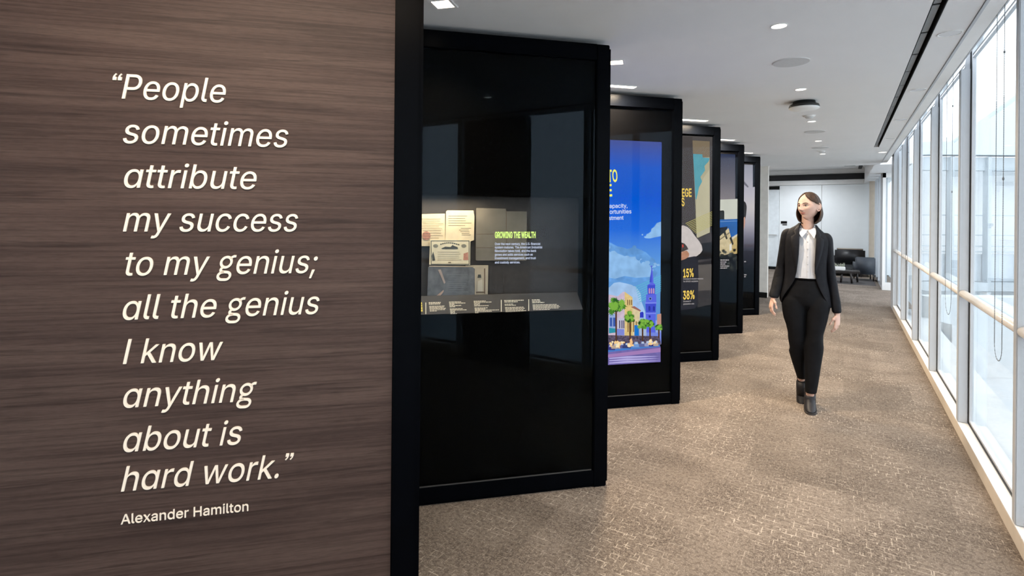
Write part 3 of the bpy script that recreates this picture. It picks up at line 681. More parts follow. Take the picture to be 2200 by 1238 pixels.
sheet(o, 'sheet', [(1022, 559), (1023, 449), (1024, 447), (1087, 448.5), (1087, 454), (1132, 454.5), (1131, 560), (1026, 560)], m_gro)
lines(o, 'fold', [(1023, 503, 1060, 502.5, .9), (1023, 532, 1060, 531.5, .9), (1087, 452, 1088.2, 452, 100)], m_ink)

# ---- picture screens
class Art:
    def __init__(s, k, y): s.k, s.y, s.v, s.f, s.mi, s.mats, s.n = k, y, [], [], [], [], 0
    def poly(s, pts, m, raw=False):
        if m not in s.mats: s.mats.append(m)
        s.n += 1; dy = s.y - .00002 * s.n; b0 = len(s.v)
        for p in pts:
            x, z = p if raw else pan(p[0], p[1], s.k); s.v.append((x, dy, z))
        s.f.append(tuple(range(b0, b0 + len(pts)))); s.mi.append(s.mats.index(m))
    def blob(s, cx, cy, rx, ry, m, n=18, j=.0): s.poly([(cx + rx * (1 + random.uniform(-j, j)) * cos(2 * pi * i / n), cy + ry * (1 + random.uniform(-j, j)) * sin(2 * pi * i / n)) for i in range(n)], m)
    def star(s, cx, cy, r, m, n=11, inner=.55):
        s.poly([(cx + r * (1 if i % 2 == 0 else inner) * random.uniform(.8, 1.1) * cos(pi * i / n), cy + r * (1 if i % 2 == 0 else inner) * random.uniform(.8, 1.1) * sin(pi * i / n)) for i in range(2 * n)], m)
    def build(s, name, parent):
        me = bpy.data.meshes.new(name); me.from_pydata(s.v, [], s.f)
        for m in s.mats: me.materials.append(m)
        me.polygons.foreach_set('material_index', s.mi)
        bm = bmesh.new(); bm.from_mesh(me); bmesh.ops.triangulate(bm, faces=bm.faces); bm.to_mesh(me); bm.free()
        o = bpy.data.objects.new(name, me); C.objects.link(o); o.parent = parent; return o
def G(r, g, b, s=1.0, vary=0, scale=60): return glow('screen_%d_%d_%d_%d' % (r, g, b, vary * 100), lin((r, g, b)), s, vary, scale)
def screen_panel(k, label, x0, z0, x1, z1):
    r = panel(k, label); bead(r); glazing(r, g_screen)
    b = B(); box(b, -PW + .088, -.088, .03, .18, .0965, PH - .088); obj('backing', b, m_bback, r); return r
random.seed(11)
p2 = screen_panel(2, 'black panel with a tall glowing blue street scene of palms and a church steeple', 0, 0, 0, 0)
a = Art(2, .0285); X0, X1, Z0, Z1 = -1.34, -.178, .346, 2.133
sky = glow_grad('screen_sky', [(0, (70, 120, 200)), (.42, (105, 165, 225)), (.60, (30, 105, 225)), (.74, (0, 88, 218)), (.88, (30, 90, 205)), (1, (72, 84, 150))], Z0, Z1)
a.poly([(X0, Z0), (X1, Z0), (X1, Z1), (X0, Z1)], sky, True)
cl1, cl2, cl3 = G(104, 160, 222, 1, .18, 12), G(142, 188, 232, 1, .12, 14), G(165, 200, 238, 1, .1, 14)
a.poly([(1260, 515), (1313, 521), (1322, 526), (1330, 530), (1340, 532), (1352, 536), (1362, 532), (1372, 534), (1384, 539), (1394, 545), (1402, 553), (1410, 558), (1414, 570), (1416, 588), (1408, 600), (1395, 606), (1380, 603), (1365, 608), (1345, 603), (1330, 607), (1313, 606), (1260, 600)], cl1)
a.poly([(1260, 540), (1313, 530), (1330, 545), (1350, 553), (1372, 552), (1392, 562), (1405, 580), (1400, 596), (1370, 598), (1345, 594), (1325, 600), (1260, 590)], cl2)
a.poly([(1260, 640), (1313, 618), (1322, 609), (1334, 607), (1348, 610), (1360, 613), (1372, 620), (1380, 632), (1382, 650), (1388, 665), (1395, 690), (1313, 690), (1260, 700)], cl3)
a.poly([(1388, 512), (1394, 505), (1402, 498), (1403, 492), (1410, 487), (1414, 480), (1424, 476), (1424, 508), (1412, 510), (1400, 513)], cl2)
for cx_, cy_, n_, sp, c_ in ((1330, 535, 9, 16, cl1), (1385, 548, 12, 20, cl1), (1404, 575, 8, 12, cl2), (1335, 560, 9, 18, cl2), (1375, 570, 10, 22, cl2), (1328, 618, 10, 13, cl3), (1356, 622, 10, 16, cl3), (1372, 640, 10, 12, cl3), (1395, 506, 6, 7, cl2), (1410, 495, 8, 9, cl2), (1418, 486, 6, 5, cl3)):
    for q in range(n_): a.blob(min(1419, max(1300, cx_ + random.gauss(0, sp * .55))), cy_ + random.gauss(0, sp * .33), random.uniform(.16, .32) * sp, random.uniform(.13, .26) * sp, c_, 14, .08)
lt = G(96, 190, 214)
for i in range(8): a.poly([(1368 + i * 1.3, 617 + i * 4.6), (1424, 592.5 + i * 4.6), (1424, 594 + i * 4.6), (1368 + i * 1.3, 618.6 + i * 4.6)], lt)
st, st2, st3 = G(92, 104, 226), G(66, 78, 205), G(126, 140, 240)
a.poly([(1402.5, 573), (1404, 573), (1404, 578), (1402.5, 578)], st2); a.poly([(1400, 572), (1406, 571.5), (1406, 573), (1400, 573.5)], st2)
a.poly([(1403.2, 577), (1407.5, 608), (1398.5, 608)], st2); a.poly([(1403.2, 577), (1405, 578), (1407.5, 608), (1403.5, 608)], st)
a.poly([(1396, 612), (1403, 607), (1410.5, 611), (1411.5, 614), (1395, 614.5)], st)
a.poly([(1394, 614), (1411, 613.5), (1410.5, 634), (1395, 634)], st2)
for x in (1397, 1401.6, 1406.2): a.poly([(x, 632), (x, 622), (x + 1.5, 619.5), (x + 3, 622), (x + 3, 632)], G(196, 150, 190))
a.poly([(1391.5, 634), (1413, 633), (1413.5, 652), (1391, 652)], st); a.blob(1400.5, 643, 3.2, 3.4, G(150, 170, 205)); a.blob(1400.5, 643, 2.3, 2.5, G(40, 60, 130))
a.poly([(1389, 651), (1414, 650.5), (1414, 654), (1389, 654)], st3); a.poly([(1390, 654), (1413, 653.5), (1412, 674), (1391, 674)], st2)
for x in (1396.5, 1406): a.poly([(x, 669), (x, 661), (x + 2, 658.5), (x + 4.2, 661), (x + 4.2, 669)], G(40, 52, 160))
a.poly([(1389, 673), (1413, 673), (1413, 676), (1389, 676)], st3); a.poly([(1390.5, 676), (1412, 676), (1411, 720), (1391, 720)], st); a.poly([(1397, 684), (1401, 684), (1401, 679), (1397, 679)], G(40, 52, 160))
a.poly([(1378, 684), (1378, 673), (1384, 671), (1386, 674), (1386, 684)], G(50, 60, 190)); a.poly([(1412, 740), (1412, 690), (1424, 688), (1424, 742)], G(150, 170, 225)); a.poly([(1415, 700), (1415, 677), (1424, 675), (1424, 702)], G(196, 150, 130))
# street front, receding
a.poly([(1240, 640), (1313, 634), (1330, 638), (1341, 628.5), (1347, 628), (1349, 650), (1349, 720), (1240, 740)], G(208, 188, 206, 1, .08, 30)); a.poly([(1311, 700), (1311, 676), (1328, 676), (1328, 712), (1311, 718)], G(150, 175, 220))
a.poly([(1345, 628), (1362, 640), (1364, 735), (1345, 738)], G(226, 198, 130, 1, .1, 40))
for x in (1350.5, 1355, 1359): a.poly([(x, 656), (x, 645), (x + 2, 646), (x + 2, 657.5)], G(120, 90, 60))
a.poly([(1362, 663), (1366, 660), (1379, 669), (1378, 673), (1376, 735), (1362, 737)], G(222, 205, 160, 1, .08, 40)); a.poly([(1358, 661), (1366, 659), (1380, 668), (1379, 671)], G(160, 110, 100))
for x in (1351, 1357, 1363, 1369): a.poly([(x, 715), (x, 692), (x + 2.6, 692), (x + 2.6, 715)], G(150, 120, 70))
a.poly([(1330, 730), (1330, 684), (1345, 686), (1345, 732)], G(196, 196, 214))
for x in (1333, 1338, 1342): a.poly([(x, 707), (x, 690), (x + 2.4, 690), (x + 2.4, 707)], G(90, 80, 110))
for x in (1313, 1320): a.poly([(x, 703), (x, 684), (x + 5, 684), (x + 5, 703)], G(60, 90, 170))
a.poly([(1311, 718), (1311, 706), (1328, 708), (1328, 716)], G(50, 150, 170)); a.poly([(1328, 722), (1328, 708), (1344, 709), (1344, 722)], G(130, 140, 215))
a.poly([(1366, 735), (1366, 700), (1376, 701), (1376, 735)], G(30, 120, 210)); a.poly([(1377, 735), (1377, 704), (1392, 706), (1392, 735)], G(170, 186, 214)); a.poly([(1392, 735), (1392, 716), (1424, 716), (1424, 738)], G(120, 140, 225))
a.poly([(1240, 750), (1240, 722), (1311, 722), (1420, 724), (1424, 742)], G(90, 80, 100, 1, .5, 70))
trunk = G(88, 58, 40); gr = [G(70, 130, 40), G(40, 95, 30), G(126, 182, 66), G(24, 60, 24), G(92, 156, 48)]
for x, y, r_, yb in ((1326, 660, 20, 738), (1356, 684, 14, 736), (1383, 698, 13.5, 735), (1399, 698, 10.5, 734), (1418, 706, 9, 728)):
    a.poly([(x - 1.5, y), (x + 2.4, y), (x + 2.2, yb), (x - .8, yb)], trunk)
    for q in range(26):
        an = random.uniform(0, 6.28); rr = r_ * random.uniform(.1, .80); a.star(x + rr * cos(an), y + rr * sin(an) * .95, r_ * random.uniform(.30, .52), gr[(q * 7) % 5 if q < 20 else 2])
car = [G(62, 62, 130), G(190, 170, 150), G(96, 96, 150), G(60, 70, 120), G(120, 160, 215), G(100, 110, 160), G(160, 160, 190)]
for i, (x, y, s_) in enumerate(((1314, 748, 10), (1326, 745, 10), (1337, 744, 9), (1349, 744, 9), (1369, 742, 8), (1383, 741, 7.5), (1394, 740, 6.5), (1403, 740, 6), (1412, 739, 5.5))):
    a.poly([(x - s_, y + 6), (x - s_, y), (x - s_ * .6, y - 1), (x - s_ * .35, y - 6), (x + s_ * .45, y - 6), (x + s_ * .7, y - 1), (x + s_, y), (x + s_, y + 6)], car[i % 7]); a.poly([(x - s_ * .3, y - 1), (x - s_ * .2, y - 5), (x + s_ * .4, y - 5), (x + s_ * .55, y - 1)], G(190, 205, 225))
for x, y, r_ in ((1313, 742, 8), (1331, 742, 9), (1356, 741, 11), (1340, 737, 5), (1401, 737, 7), (1409, 738, 5)): [a.blob(x + random.gauss(0, r_ * .35), y + random.gauss(0, r_ * .3), r_ * random.uniform(.2, .45), r_ * random.uniform(.25, .55), (G(255, 236, 190), G(255, 214, 150), G(250, 200, 140))[q % 3], 9, .3) for q in range(7)]
a.poly([(1230, 766), (1311, 758), (1422, 746), (1422, 779.5), (1310, 786), (1230, 792)], G(118, 108, 172, 1, .12, 20))
a.poly([(1230, 772), (1311, 763), (1422, 749), (1422, 758), (1311, 770)], G(168, 130, 186))
for i, y in enumerate((771, 776, 781)): a.poly([(1311, y), (1350, y - 4), (1422, y - 4.5), (1380, y - 1.2), (1311, y + 2)], G(186, 178, 230))
a.build('screen_picture', p2)
g_yel = glow('screen_title_yellow', lin((238, 240, 110)), 1); g_wh = glow('screen_text_white', lin((225, 236, 250)), 1); YS = .0195
flat_text(p2, 2, 'TO', (1308.3, 390.5), (1329.3, 389.5), 25, g_yel, .03, yoff=YS, name='screen_title'); flat_text(p2, 2, 'E', (1308.6, 421.5), (1317.5, 421), 25, g_yel, .03, yoff=YS, name='screen_title')
flat_text(p2, 2, 'capacity,', (1305.5, 447), (1350.5, 446), 8.6, g_wh, .012, yoff=YS); flat_text(p2, 2, 'opportunities', (1292, 460), (1358.8, 458.5), 8.8, g_wh, .012, yoff=YS); flat_text(p2, 2, 'investment', (1291, 473.5), (1342, 472), 8.6, g_wh, .012, yoff=YS)

p3 = screen_panel(3, 'black panel showing 15% and 38% in yellow beside a white-sleeved figure', 0, 0, 0, 0)
a = Art(3, .0285); XA = pan(1533, 400, 3)[0]
dk = glow_grad('screen_charcoal', [(0, (6, 6, 7)), (.22, (16, 15, 16)), (.45, (48, 44, 44)), (.62, (64, 58, 57)), (1, (84, 80, 78))], .12, 2.38)
a.poly([(-1.40, .12), (XA, .12), (XA, 2.385), (-1.40, 2.385)], dk, True)
wall_ = G(112, 104, 98); a.poly([(1470, 292), (1491, 293), (1493, 345), (1500, 500), (1469, 500)], G(76, 71, 69, 1, .05, 6))
a.poly([(1491, 301), (1528, 303), (1528.5, 525), (1503, 525), (1500, 500), (1493, 345)], G(176, 170, 138, 1, .05, 6)); a.poly([(1491, 301), (1528, 303), (1528, 337), (1513, 338), (1512, 331), (1492, 330)], G(128, 114, 92))
a.poly([(1492.2, 330), (1512, 331), (1513, 338), (1528, 339), (1526, 346), (1517, 356), (1518, 366), (1508, 380), (1512, 390), (1505, 402), (1500, 428), (1497.5, 428), (1494.5, 372)], G(92, 160, 172, 1, .06, 8))
a.poly([(1498, 460), (1500, 425), (1506, 402), (1516, 380), (1528, 362), (1528.5, 500), (1500, 510)], G(190, 184, 152, 1, .04, 6))
a.poly([(1501, 512), (1528, 500), (1533, 503), (1533, 560), (1496, 566)], G(70, 65, 64, 1, .25, 8)); a.poly([(1503, 525), (1533, 520), (1533, 556), (1498, 560)], G(32, 29, 30, 1, .3, 10))
a.poly([(1503, 570), (1532, 568), (1532, 626), (1502, 628)], G(92, 86, 80, 1, .1, 20)); a.poly([(1502, 626), (1532, 624), (1532, 655), (1502, 662)], G(58, 54, 52, 1, .35, 60))
for i in range(9): a.poly([(1476 + i * 2.6, 480 + i * 2.6), (1533, 454.5 + i * 3.6), (1533, 455.6 + i * 3.6), (1476 + i * 2.6, 481.3 + i * 2.6)], G(190, 182, 96))
a.poly([(1462, 486), (1471, 484.5), (1480, 488), (1487, 494), (1496, 507), (1505, 518), (1511, 528), (1512.5, 538), (1508, 545), (1500, 551), (1490, 553), (1478, 556), (1462, 560)], G(206, 197, 190, 1, .05, 30))
a.poly([(1462, 556), (1480, 554), (1496, 551), (1503, 558), (1504, 600), (1502, 655), (1496, 664), (1462, 668)], G(42, 40, 45, 1, .2, 30))
a.poly([(1462, 548), (1470, 540), (1479, 539), (1484, 546), (1483, 552), (1476, 557), (1467, 560), (1462, 566)], G(186, 136, 108, 1, .1, 40)); a.poly([(1464, 520), (1474, 524), (1479, 530), (1482, 536), (1470, 541), (1462, 543)], G(70, 62, 58)); a.poly([(1468, 527), (1471, 525), (1472, 531), (1469, 533)], G(190, 70, 60))
a.build('screen_picture', p3)
g_y3 = glow('screen_number_yellow', lin((240, 206, 92)), 1); g_w3 = glow('screen_small_white', lin((196, 190, 186)), .9)
flat_text(p3, 3, 'LEGE', (1461.0, 422.5), (1488.2, 422.3), 17, g_y3, .03, yoff=YS, name='screen_title'); flat_text(p3, 3, 'S', (1466.5, 442.5), (1472.8, 442.3), 17, g_y3, .03, yoff=YS, name='screen_title')
flat_text(p3, 3, '15%', (1470.2, 596.5), (1492.5, 595), 17.5, g_y3, .035, yoff=YS, name='screen_number'); flat_text(p3, 3, '38%', (1469.8, 644), (1494.5, 642.3), 17.5, g_y3, .035, yoff=YS, name='screen_number')
for bd, y, xe in (('Increase in student retention', 601.5, 1513), ('for SPACE recipients', 607, 1502), ('Increase in', 650, 1486.5), ('graduation rate', 655.5, 1493.5)): flat_text(p3, 3, bd, (1470.2, y), (xe, y - .8), 3.2, g_w3, .015, yoff=YS)

p4 = screen_panel(4, 'fourth black panel from the quote wall, showing cream roofs under a blue band', 0, 0, 0, 0)
a = Art(4, .0285); XA = pan(1588.5, 450, 4)[0]
up4 = glow_grad('screen_dusk', [(0, (3, 3, 4)), (.26, (10, 10, 13)), (.42, (22, 23, 26)), (.60, (150, 142, 140)), (.68, (146, 138, 138)), (.85, (100, 97, 104)), (.97, (74, 76, 92)), (1, (44, 56, 84))], .12, 2.36)
a.poly([(-1.40, .12), (XA, .12), (XA, 2.36), (-1.40, 2.36)], up4, True)
a.poly([(1582.5, 326), (1590, 326), (1590, 427), (1582.5, 427)], G(13, 12, 16)); a.poly([(1545, 429), (1588.5, 427.5), (1588.5, 472), (1545, 474)], G(204, 206, 190, 1, .05, 6)); a.poly([(1547, 453), (1557, 452), (1559, 455), (1559, 475), (1547, 476)], G(44, 46, 42))
a.poly([(1545, 472), (1588.5, 470.5), (1588.5, 540), (1545, 545)], G(40, 96, 168, 1, .12, 10)); a.poly([(1545, 476), (1588.5, 474), (1588.5, 475), (1545, 477.5)], G(120, 160, 210)); a.poly([(1545, 490), (1566, 487), (1562, 500), (1545, 510)], G(30, 30, 34))
a.poly([(1545, 512), (1556, 502), (1568, 490), (1573, 508), (1574, 545), (1545, 552)], G(206, 190, 148, 1, .12, 30)); a.poly([(1571, 516), (1588.5, 504), (1588.5, 545), (1572, 548)], G(196, 172, 112, 1, .12, 30)); a.poly([(1571, 513), (1588.5, 502), (1588.5, 506), (1571, 519)], G(214, 206, 180))
for q in ((1557, 500, 1564, 495), (1570, 512, 1577, 507)): a.poly([(q[0], q[1]), (q[0] + 4, q[1] - 4), (q[2] + 2, q[3] + 18), (q[2] - 1, q[3] + 20)], G(50, 48, 40))
a.poly([(1545, 517), (1570, 499), (1571, 501), (1545, 519.5)], G(120, 110, 84)); a.poly([(1570, 526), (1575, 523), (1575, 538), (1570, 540)], G(224, 222, 206))
random.seed(5)
for i in range(34): a.star(random.uniform(1549, 1588), random.uniform(538, 580), random.uniform(3.5, 7), [G(34, 36, 33), G(60, 62, 56), G(24, 25, 24), G(84, 86, 80)][i % 4], 8, .4)
a.build('screen_picture', p4)
b = B()
for i, wd in enumerate((18.5, 14, 12, 19, 14)):
    x_ = 1549.6
    while x_ < 1549.6 + wd - 1:
        x2 = min(x_ + random.uniform(2.5, 5.5), 1549.6 + wd); q = [pan(*p, 4) for p in ((x_, 558.2 + i * 4.3), (x2, 558.1 + i * 4.3), (x2, 560.2 + i * 4.3), (x_, 560.3 + i * 4.3))]; b.faces.new([b.verts.new((x, YS, z)) for x, z in q]); x_ = x2 + .8
obj('screen_text', b, g_w3, p4)
p5 = screen_panel(5, 'farthest black panel, showing a pale background and the edge of a dark-haired head', 0, 0, 0, 0)
a = Art(5, .0285); XA = pan(1624.8, 450, 5)[0]
up5 = glow_grad('screen_pale', [(0, (3, 3, 4)), (.25, (10, 9, 12)), (.40, (46, 42, 50)), (.50, (122, 118, 132)), (.58, (168, 163, 172)), (.70, (200, 194, 192)), (.80, (186, 182, 190)), (1, (150, 152, 162))], .12, 2.36)
a.poly([(-1.40, .12), (XA, .12), (XA, 2.36), (-1.40, 2.36)], up5, True); a.poly([(1620, 349), (1627, 349), (1627, 401), (1620, 402)], G(13, 12, 16)); a.poly([(1596, 386), (1603, 391), (1611, 401), (1609, 403), (1600, 395), (1596, 393)], G(112, 110, 118))
a.poly([(1596, 430), (1601, 432), (1605, 436), (1607, 445), (1605.5, 462), (1603, 474), (1596, 476)], G(44, 36, 34)); a.poly([(1596, 470), (1603, 466), (1604, 478), (1601, 492), (1596, 498)], G(196, 150, 130))
a.build('screen_picture', p5)
b = B()
for x, y, w_ in ((1600.5, 561.5, 4), (1600.5, 590, 5), (1600.5, 594, 3.5)):
    q = [pan(*p, 5) for p in ((x, y), (x + w_, y), (x + w_, y + 2), (x, y + 2))]; b.faces.new([b.verts.new((q_[0], YS, q_[1])) for q_ in q])
obj('screen_text', b, g_w3, p5)

# ================================================================== LOUNGE
o = tag(empty('sofa', (-.25, 17.12, 0)), 'low black leather sofa along the white lounge wall', 'sofa')
obj('seat', bx(-.95, .72, -.42, .30, .10, .30, bev=.03), m_leather, o, True); b = bx(-.95, .72, .28, .44, .10, .50, bev=.03); obj('backrest', b, m_leather, o, True)
for x in (-.85, .62):
    for y in (-.36, .36): obj('leg', bx(x - .02, x + .02, y - .02, y + .02, 0, .10), m_dwood, o)
b = B(); box(b, -.35, .35, -.09, .09, -.20, .20, .05)
for v in b.verts: v.co.y += .05 * (v.co.z)
bmesh.ops.rotate(b, verts=b.verts, cent=(0, 0, 0), matrix=Matrix.Rotation(radians(-14), 3, 'X'))
cu = obj('cushion', b, m_leather, None, True); cu.location = (.12, 17.17, .522); tag(cu, 'large black cushion with a pale top seam propped on the sofa', 'cushion')
b = B(); tube(b, [(-.29, -.03, .183), (-.1, -.03, .186), (.1, -.03, .186), (.29, -.03, .183)], .012, 8); obj('piping', b, mat('tan_piping', (.42, .34, .26), .6), cu, True)
o = tag(empty('armchair', (.405, 15.95, .0085), radians(6)), 'low slate-blue lounge armchair with thin dark legs', 'armchair')
b = B(); box(b, -.205, .205, -.30, -.22, .16, .58, .02); obj('backrest', b, m_leather2, o, True); obj('seat', bx(-.165, .165, -.219, .26, .18, .30, bev=.025), m_leather2, o, True)
for x in (-.207, .167): obj('armrest', bx(x, x + .04, -.22, .26, .18, .44, bev=.015), m_leather2, o, True)
for x in (-.17, .17):
    for y in (-.25, .22): b = B(); tube(b, [(x, y, .2), (x * 1.03, y * 1.03, 0)], [.018, .012], 10); obj('leg', b, m_dwood, o, True)
o = tag(empty('coffee_table', (-.05, 15.1, .0085)), 'low dark coffee table in front of the black sofa', 'table')
obj('table_top', bx(-.42, .36, -.22, .26, .235, .285, bev=.008), m_dwood, o)
for x, y in ((-.36, -.17), (.0, -.16), (.18, -.2), (-.33, .2), (.30, .2)): b = B(); tube(b, [(x, y, .236), (x + .02 * (1 if x > 0 else -1), y, 0)], [.025, .02], 10); obj('leg', b, m_dwood, o, True)
o = tag(empty('planter', (-.10, 15.05, .2937)), 'small white planter with pale sprigs on the coffee table', 'planter'); b = B(); box(b, -.12, .12, -.06, .06, 0, .085, .012); obj('pot', b, m_white, o)
b = B()
for i in range(16):
    x = random.uniform(-.10, .10); tube(b, [(x, 0, .08), (x + random.uniform(-.03, .03), random.uniform(-.03, .03), .12), (x + random.uniform(-.06, .06), random.uniform(-.05, .05), random.uniform(.13, .19))], [.004, .006, .002], 5)
obj('plant', b, mat('pale_sage', (.40, .42, .33), .7), o)
t_ = tag(obj('side_rug', bx(-.75, .62, 14.72, 16.3, 0.0, .006), mat('dark_rug', (.07, .062, .062), .95)), 'dark rug under the coffee table in the lounge', 'rug')
for zz_, x0, x1, h, lab in ((1.37, -1.61, -1.45, .072, 'small black room sign on the white wall beside the door'), (1.325, -1.57, -1.45, .022, 'narrow black plate just below the room sign')):
    tag(obj('room_sign', bx(x0, x1, 17.700, 17.714, zz_, zz_ + h), m_plinth), lab, 'sign')

# ================================================================== THE WALKING WOMAN
# own frame: x to her left, y away from the camera side she faces, z up
PR = tag(empty('person', (-.251, 4.966, 0), radians(2.89)), 'woman in a dark trouser suit and white shirt walking towards us, looking sideways', 'person')
def W(px, py, y=0.0):                             # measured outline point at depth y in her frame
    s = 1 + y / 4.97
    return Vector(((px - 1737 + .009 * (py - 640)) * .003309 * s, y, CAM_H - (py - 470) * .003783 * s))
def ring(c, rx, ry, n=24, p=2.0, tilt=0):
    out = []
    for k in range(n):
        a = 2 * pi * k / n; ca, sa = cos(a), sin(a)
        x = rx * math.copysign(abs(ca) ** (2 / p), ca); y = ry * math.copysign(abs(sa) ** (2 / p), sa)
        out.append(Vector((c[0] + x, c[1] + y, c[2] + tilt * x)))
    return out
def evaluated(o):
    me = bpy.data.meshes.new_from_object(o.evaluated_get(DG())); bpy.data.objects.remove(o); return me
def fuse(bm, voxel, smooth=4, name='fused'):      # overlapping closed shapes -> one continuous skin
    me = bpy.data.meshes.new(name); bmesh.ops.recalc_face_normals(bm, faces=bm.faces); bm.to_mesh(me); bm.free()
    o = bpy.data.objects.new(name, me); C.objects.link(o)
    r = o.modifiers.new('r', 'REMESH'); r.mode = 'VOXEL'; r.voxel_size = voxel
    if smooth: s = o.modifiers.new('s', 'SMOOTH'); s.iterations = smooth; s.factor = .5
    bpy.context.view_layer.update(); return evaluated(o)
def skin_mat(name, col):
    m = mat(name, col, .6, spec=.2, vary=.04, scale=30); b = m.node_tree.nodes['Principled BSDF']
    b.inputs['Subsurface Weight'].default_value = .12; b.inputs['Subsurface Radius'].default_value = (.012, .005, .003); return m
m_skin = skin_mat('skin', (.60, .39, .31)); m_lip = mat('lips', (.50, .17, .14), .4, spec=.4); m_hair = mat('brown_hair', (.042, .022, .013), .55, spec=.22, vary=.55, scale=10, stretch=(9, 9, .9), bump=.35, bscale=14)
m_brow = mat('brow_brown', (.045, .024, .016), .7); m_sclera = mat('eye_white', (.50, .46, .44), .3); m_iris = mat('iris_brown', (.020, .011, .008), .2)
m_suit = mat('charcoal_suiting', (.0085, .0085, .0110), .75, spec=.15, vary=.18, scale=35, bump=.55, bscale=20)
m_trou = mat('black_suiting', (.0058, .0058, .0070), .75, spec=.12, vary=.18, scale=28, bump=.5, bscale=15)
m_shirt = mat('white_cotton', (.66, .66, .685), .8, spec=.2, vary=.03, scale=20, bump=.22, bscale=26); m_boot = mat('charcoal_boot', (.016, .015, .018), .5, spec=.3, vary=.2); m_sole = mat('boot_sole', (.035, .031, .032), .7)
m_btn = mat('pearl_button', (.55, .54, .54), .3)

# ---- head
HC = Vector((.003, -.012, 1.620)); YAW = radians(-37)
HR = Matrix.Translation(HC) @ Matrix.Rotation(YAW, 4, 'Z') @ Matrix.Rotation(radians(-2), 4, 'Y')
GB = [  # x, z, amount (out of the face), sx, sz
    (0, -.0285, .020, .0078, .0080), (0, -.014, .013, .0068, .014), (0, .008, .008, .0070, .016), (.0105, -.0335, .0075, .0052, .0055), (-.0105, -.0335, .0075, .0052, .0055), (.0065, -.0392, -.0035, .0032, .0025), (-.0065, -.0392, -.0035, .0032, .0025),
    (.030, .003, -.009, .014, .009), (-.030, .003, -.009, .014, .009), (.028, .020, .0035, .018, .006), (-.028, .020, .0035, .018, .006),
    (.036, -.026, .004, .016, .014), (-.036, -.026, .004, .016, .014), (0, -.0512, .0066, .015, .0042), (0, -.0608, .0074, .0125, .0045), (0, -.0560, -.0030, .019, .0016),
    (0, -.0715, -.0040, .016, .0055), (0, -.0895, .0115, .0150, .0110), (0, -.042, -.0015, .004, .006), (.024, -.058, -.002, .006, .008), (-.024, -.058, -.002, .006, .008)]
def face_pt(v):
    z = v.z * .107; t = max(0, -z / .107); wdt = .069 * (1 - .40 * t ** 1.7); x = v.x * wdt
    h = sqrt(max(1e-9, v.x ** 2 + v.y ** 2)); y = v.y
    if y < 0:
        yy = -(.089 - .004 * t) * (abs(y) / h) ** .80 * h ** .78
        for gx, gz, a, sx, sz in GB: yy -= a * exp(-((x - gx) / sx) ** 2 / 2 - ((z - gz) / sz) ** 2 / 2) * min(1, 3 * abs(y) / h)
    else: yy = y * .098 * (1 - .50 * t ** 1.2)
    return Vector((x, yy, z))
def face_surf(x, z):                              # depth of the face front at local x, z
    vz = max(-.999, min(.999, z / .107)); t = max(0, -z / .107); hx = x / (.069 * (1 - .40 * t ** 1.7)); h2 = 1 - vz * vz
    vy = -sqrt(max(1e-4, h2 - hx * hx)); return face_pt(Vector((hx, vy, vz)))
bd = B(); NU, NV = 150, 110; rows_ = []
for j in range(1, NV):
    ph = pi * j / NV; rows_.append([HR @ face_pt(Vector((sin(ph) * cos(2 * pi * i / NU), sin(ph) * sin(2 * pi * i / NU), cos(ph)))) for i in range(NU)])
loft(bd, rows_)
# ears
for sx in (1, -1):
    er = HR.to_3x3() @ Matrix.Rotation(radians(-22 * sx), 3, 'Z') @ Matrix.Rotation(radians(-10), 3, 'X')
    q = HR @ Vector((sx * .0735, .013, -.006)); tube(bd, [q + er @ Vector((0, .0195 * sin(a_) + .001, .028 * cos(a_) - .008 * (1 - cos(a_)) * .5)) for a_ in [radians(-40 + 22 * i) for i in range(12)]], .0042, 8)
    ell(bd, q + er @ Vector((-sx * .002, 0, 0)), (.0045, .0185, .026), 14, 10, er); ell(bd, HR @ Vector((sx * .0675, .004, -.031)), (.0055, .0075, .009), 10, 8, HR.to_3x3())
# neck, shoulders, trunk
nk = [(W(1737, 452, .018), .043, .045), (W(1737, 470, .016), .044, .047), (W(1737, 484, .014), .0455, .049), (W(1737, 494, .014), .055, .052), (W(1737, 503, .015), .090, .060), (W(1737, 520, .01), .125, .078), (W(1736, 560, .0), .122, .090), (W(1734, 600, .0), .105, .080), (W(1735, 636, .0), .10, .078), (W(1735, 650, .0), .075, .055)]
loft(bd, [ring(c, a, b_, 28, 2.2) for c, a, b_ in nk])
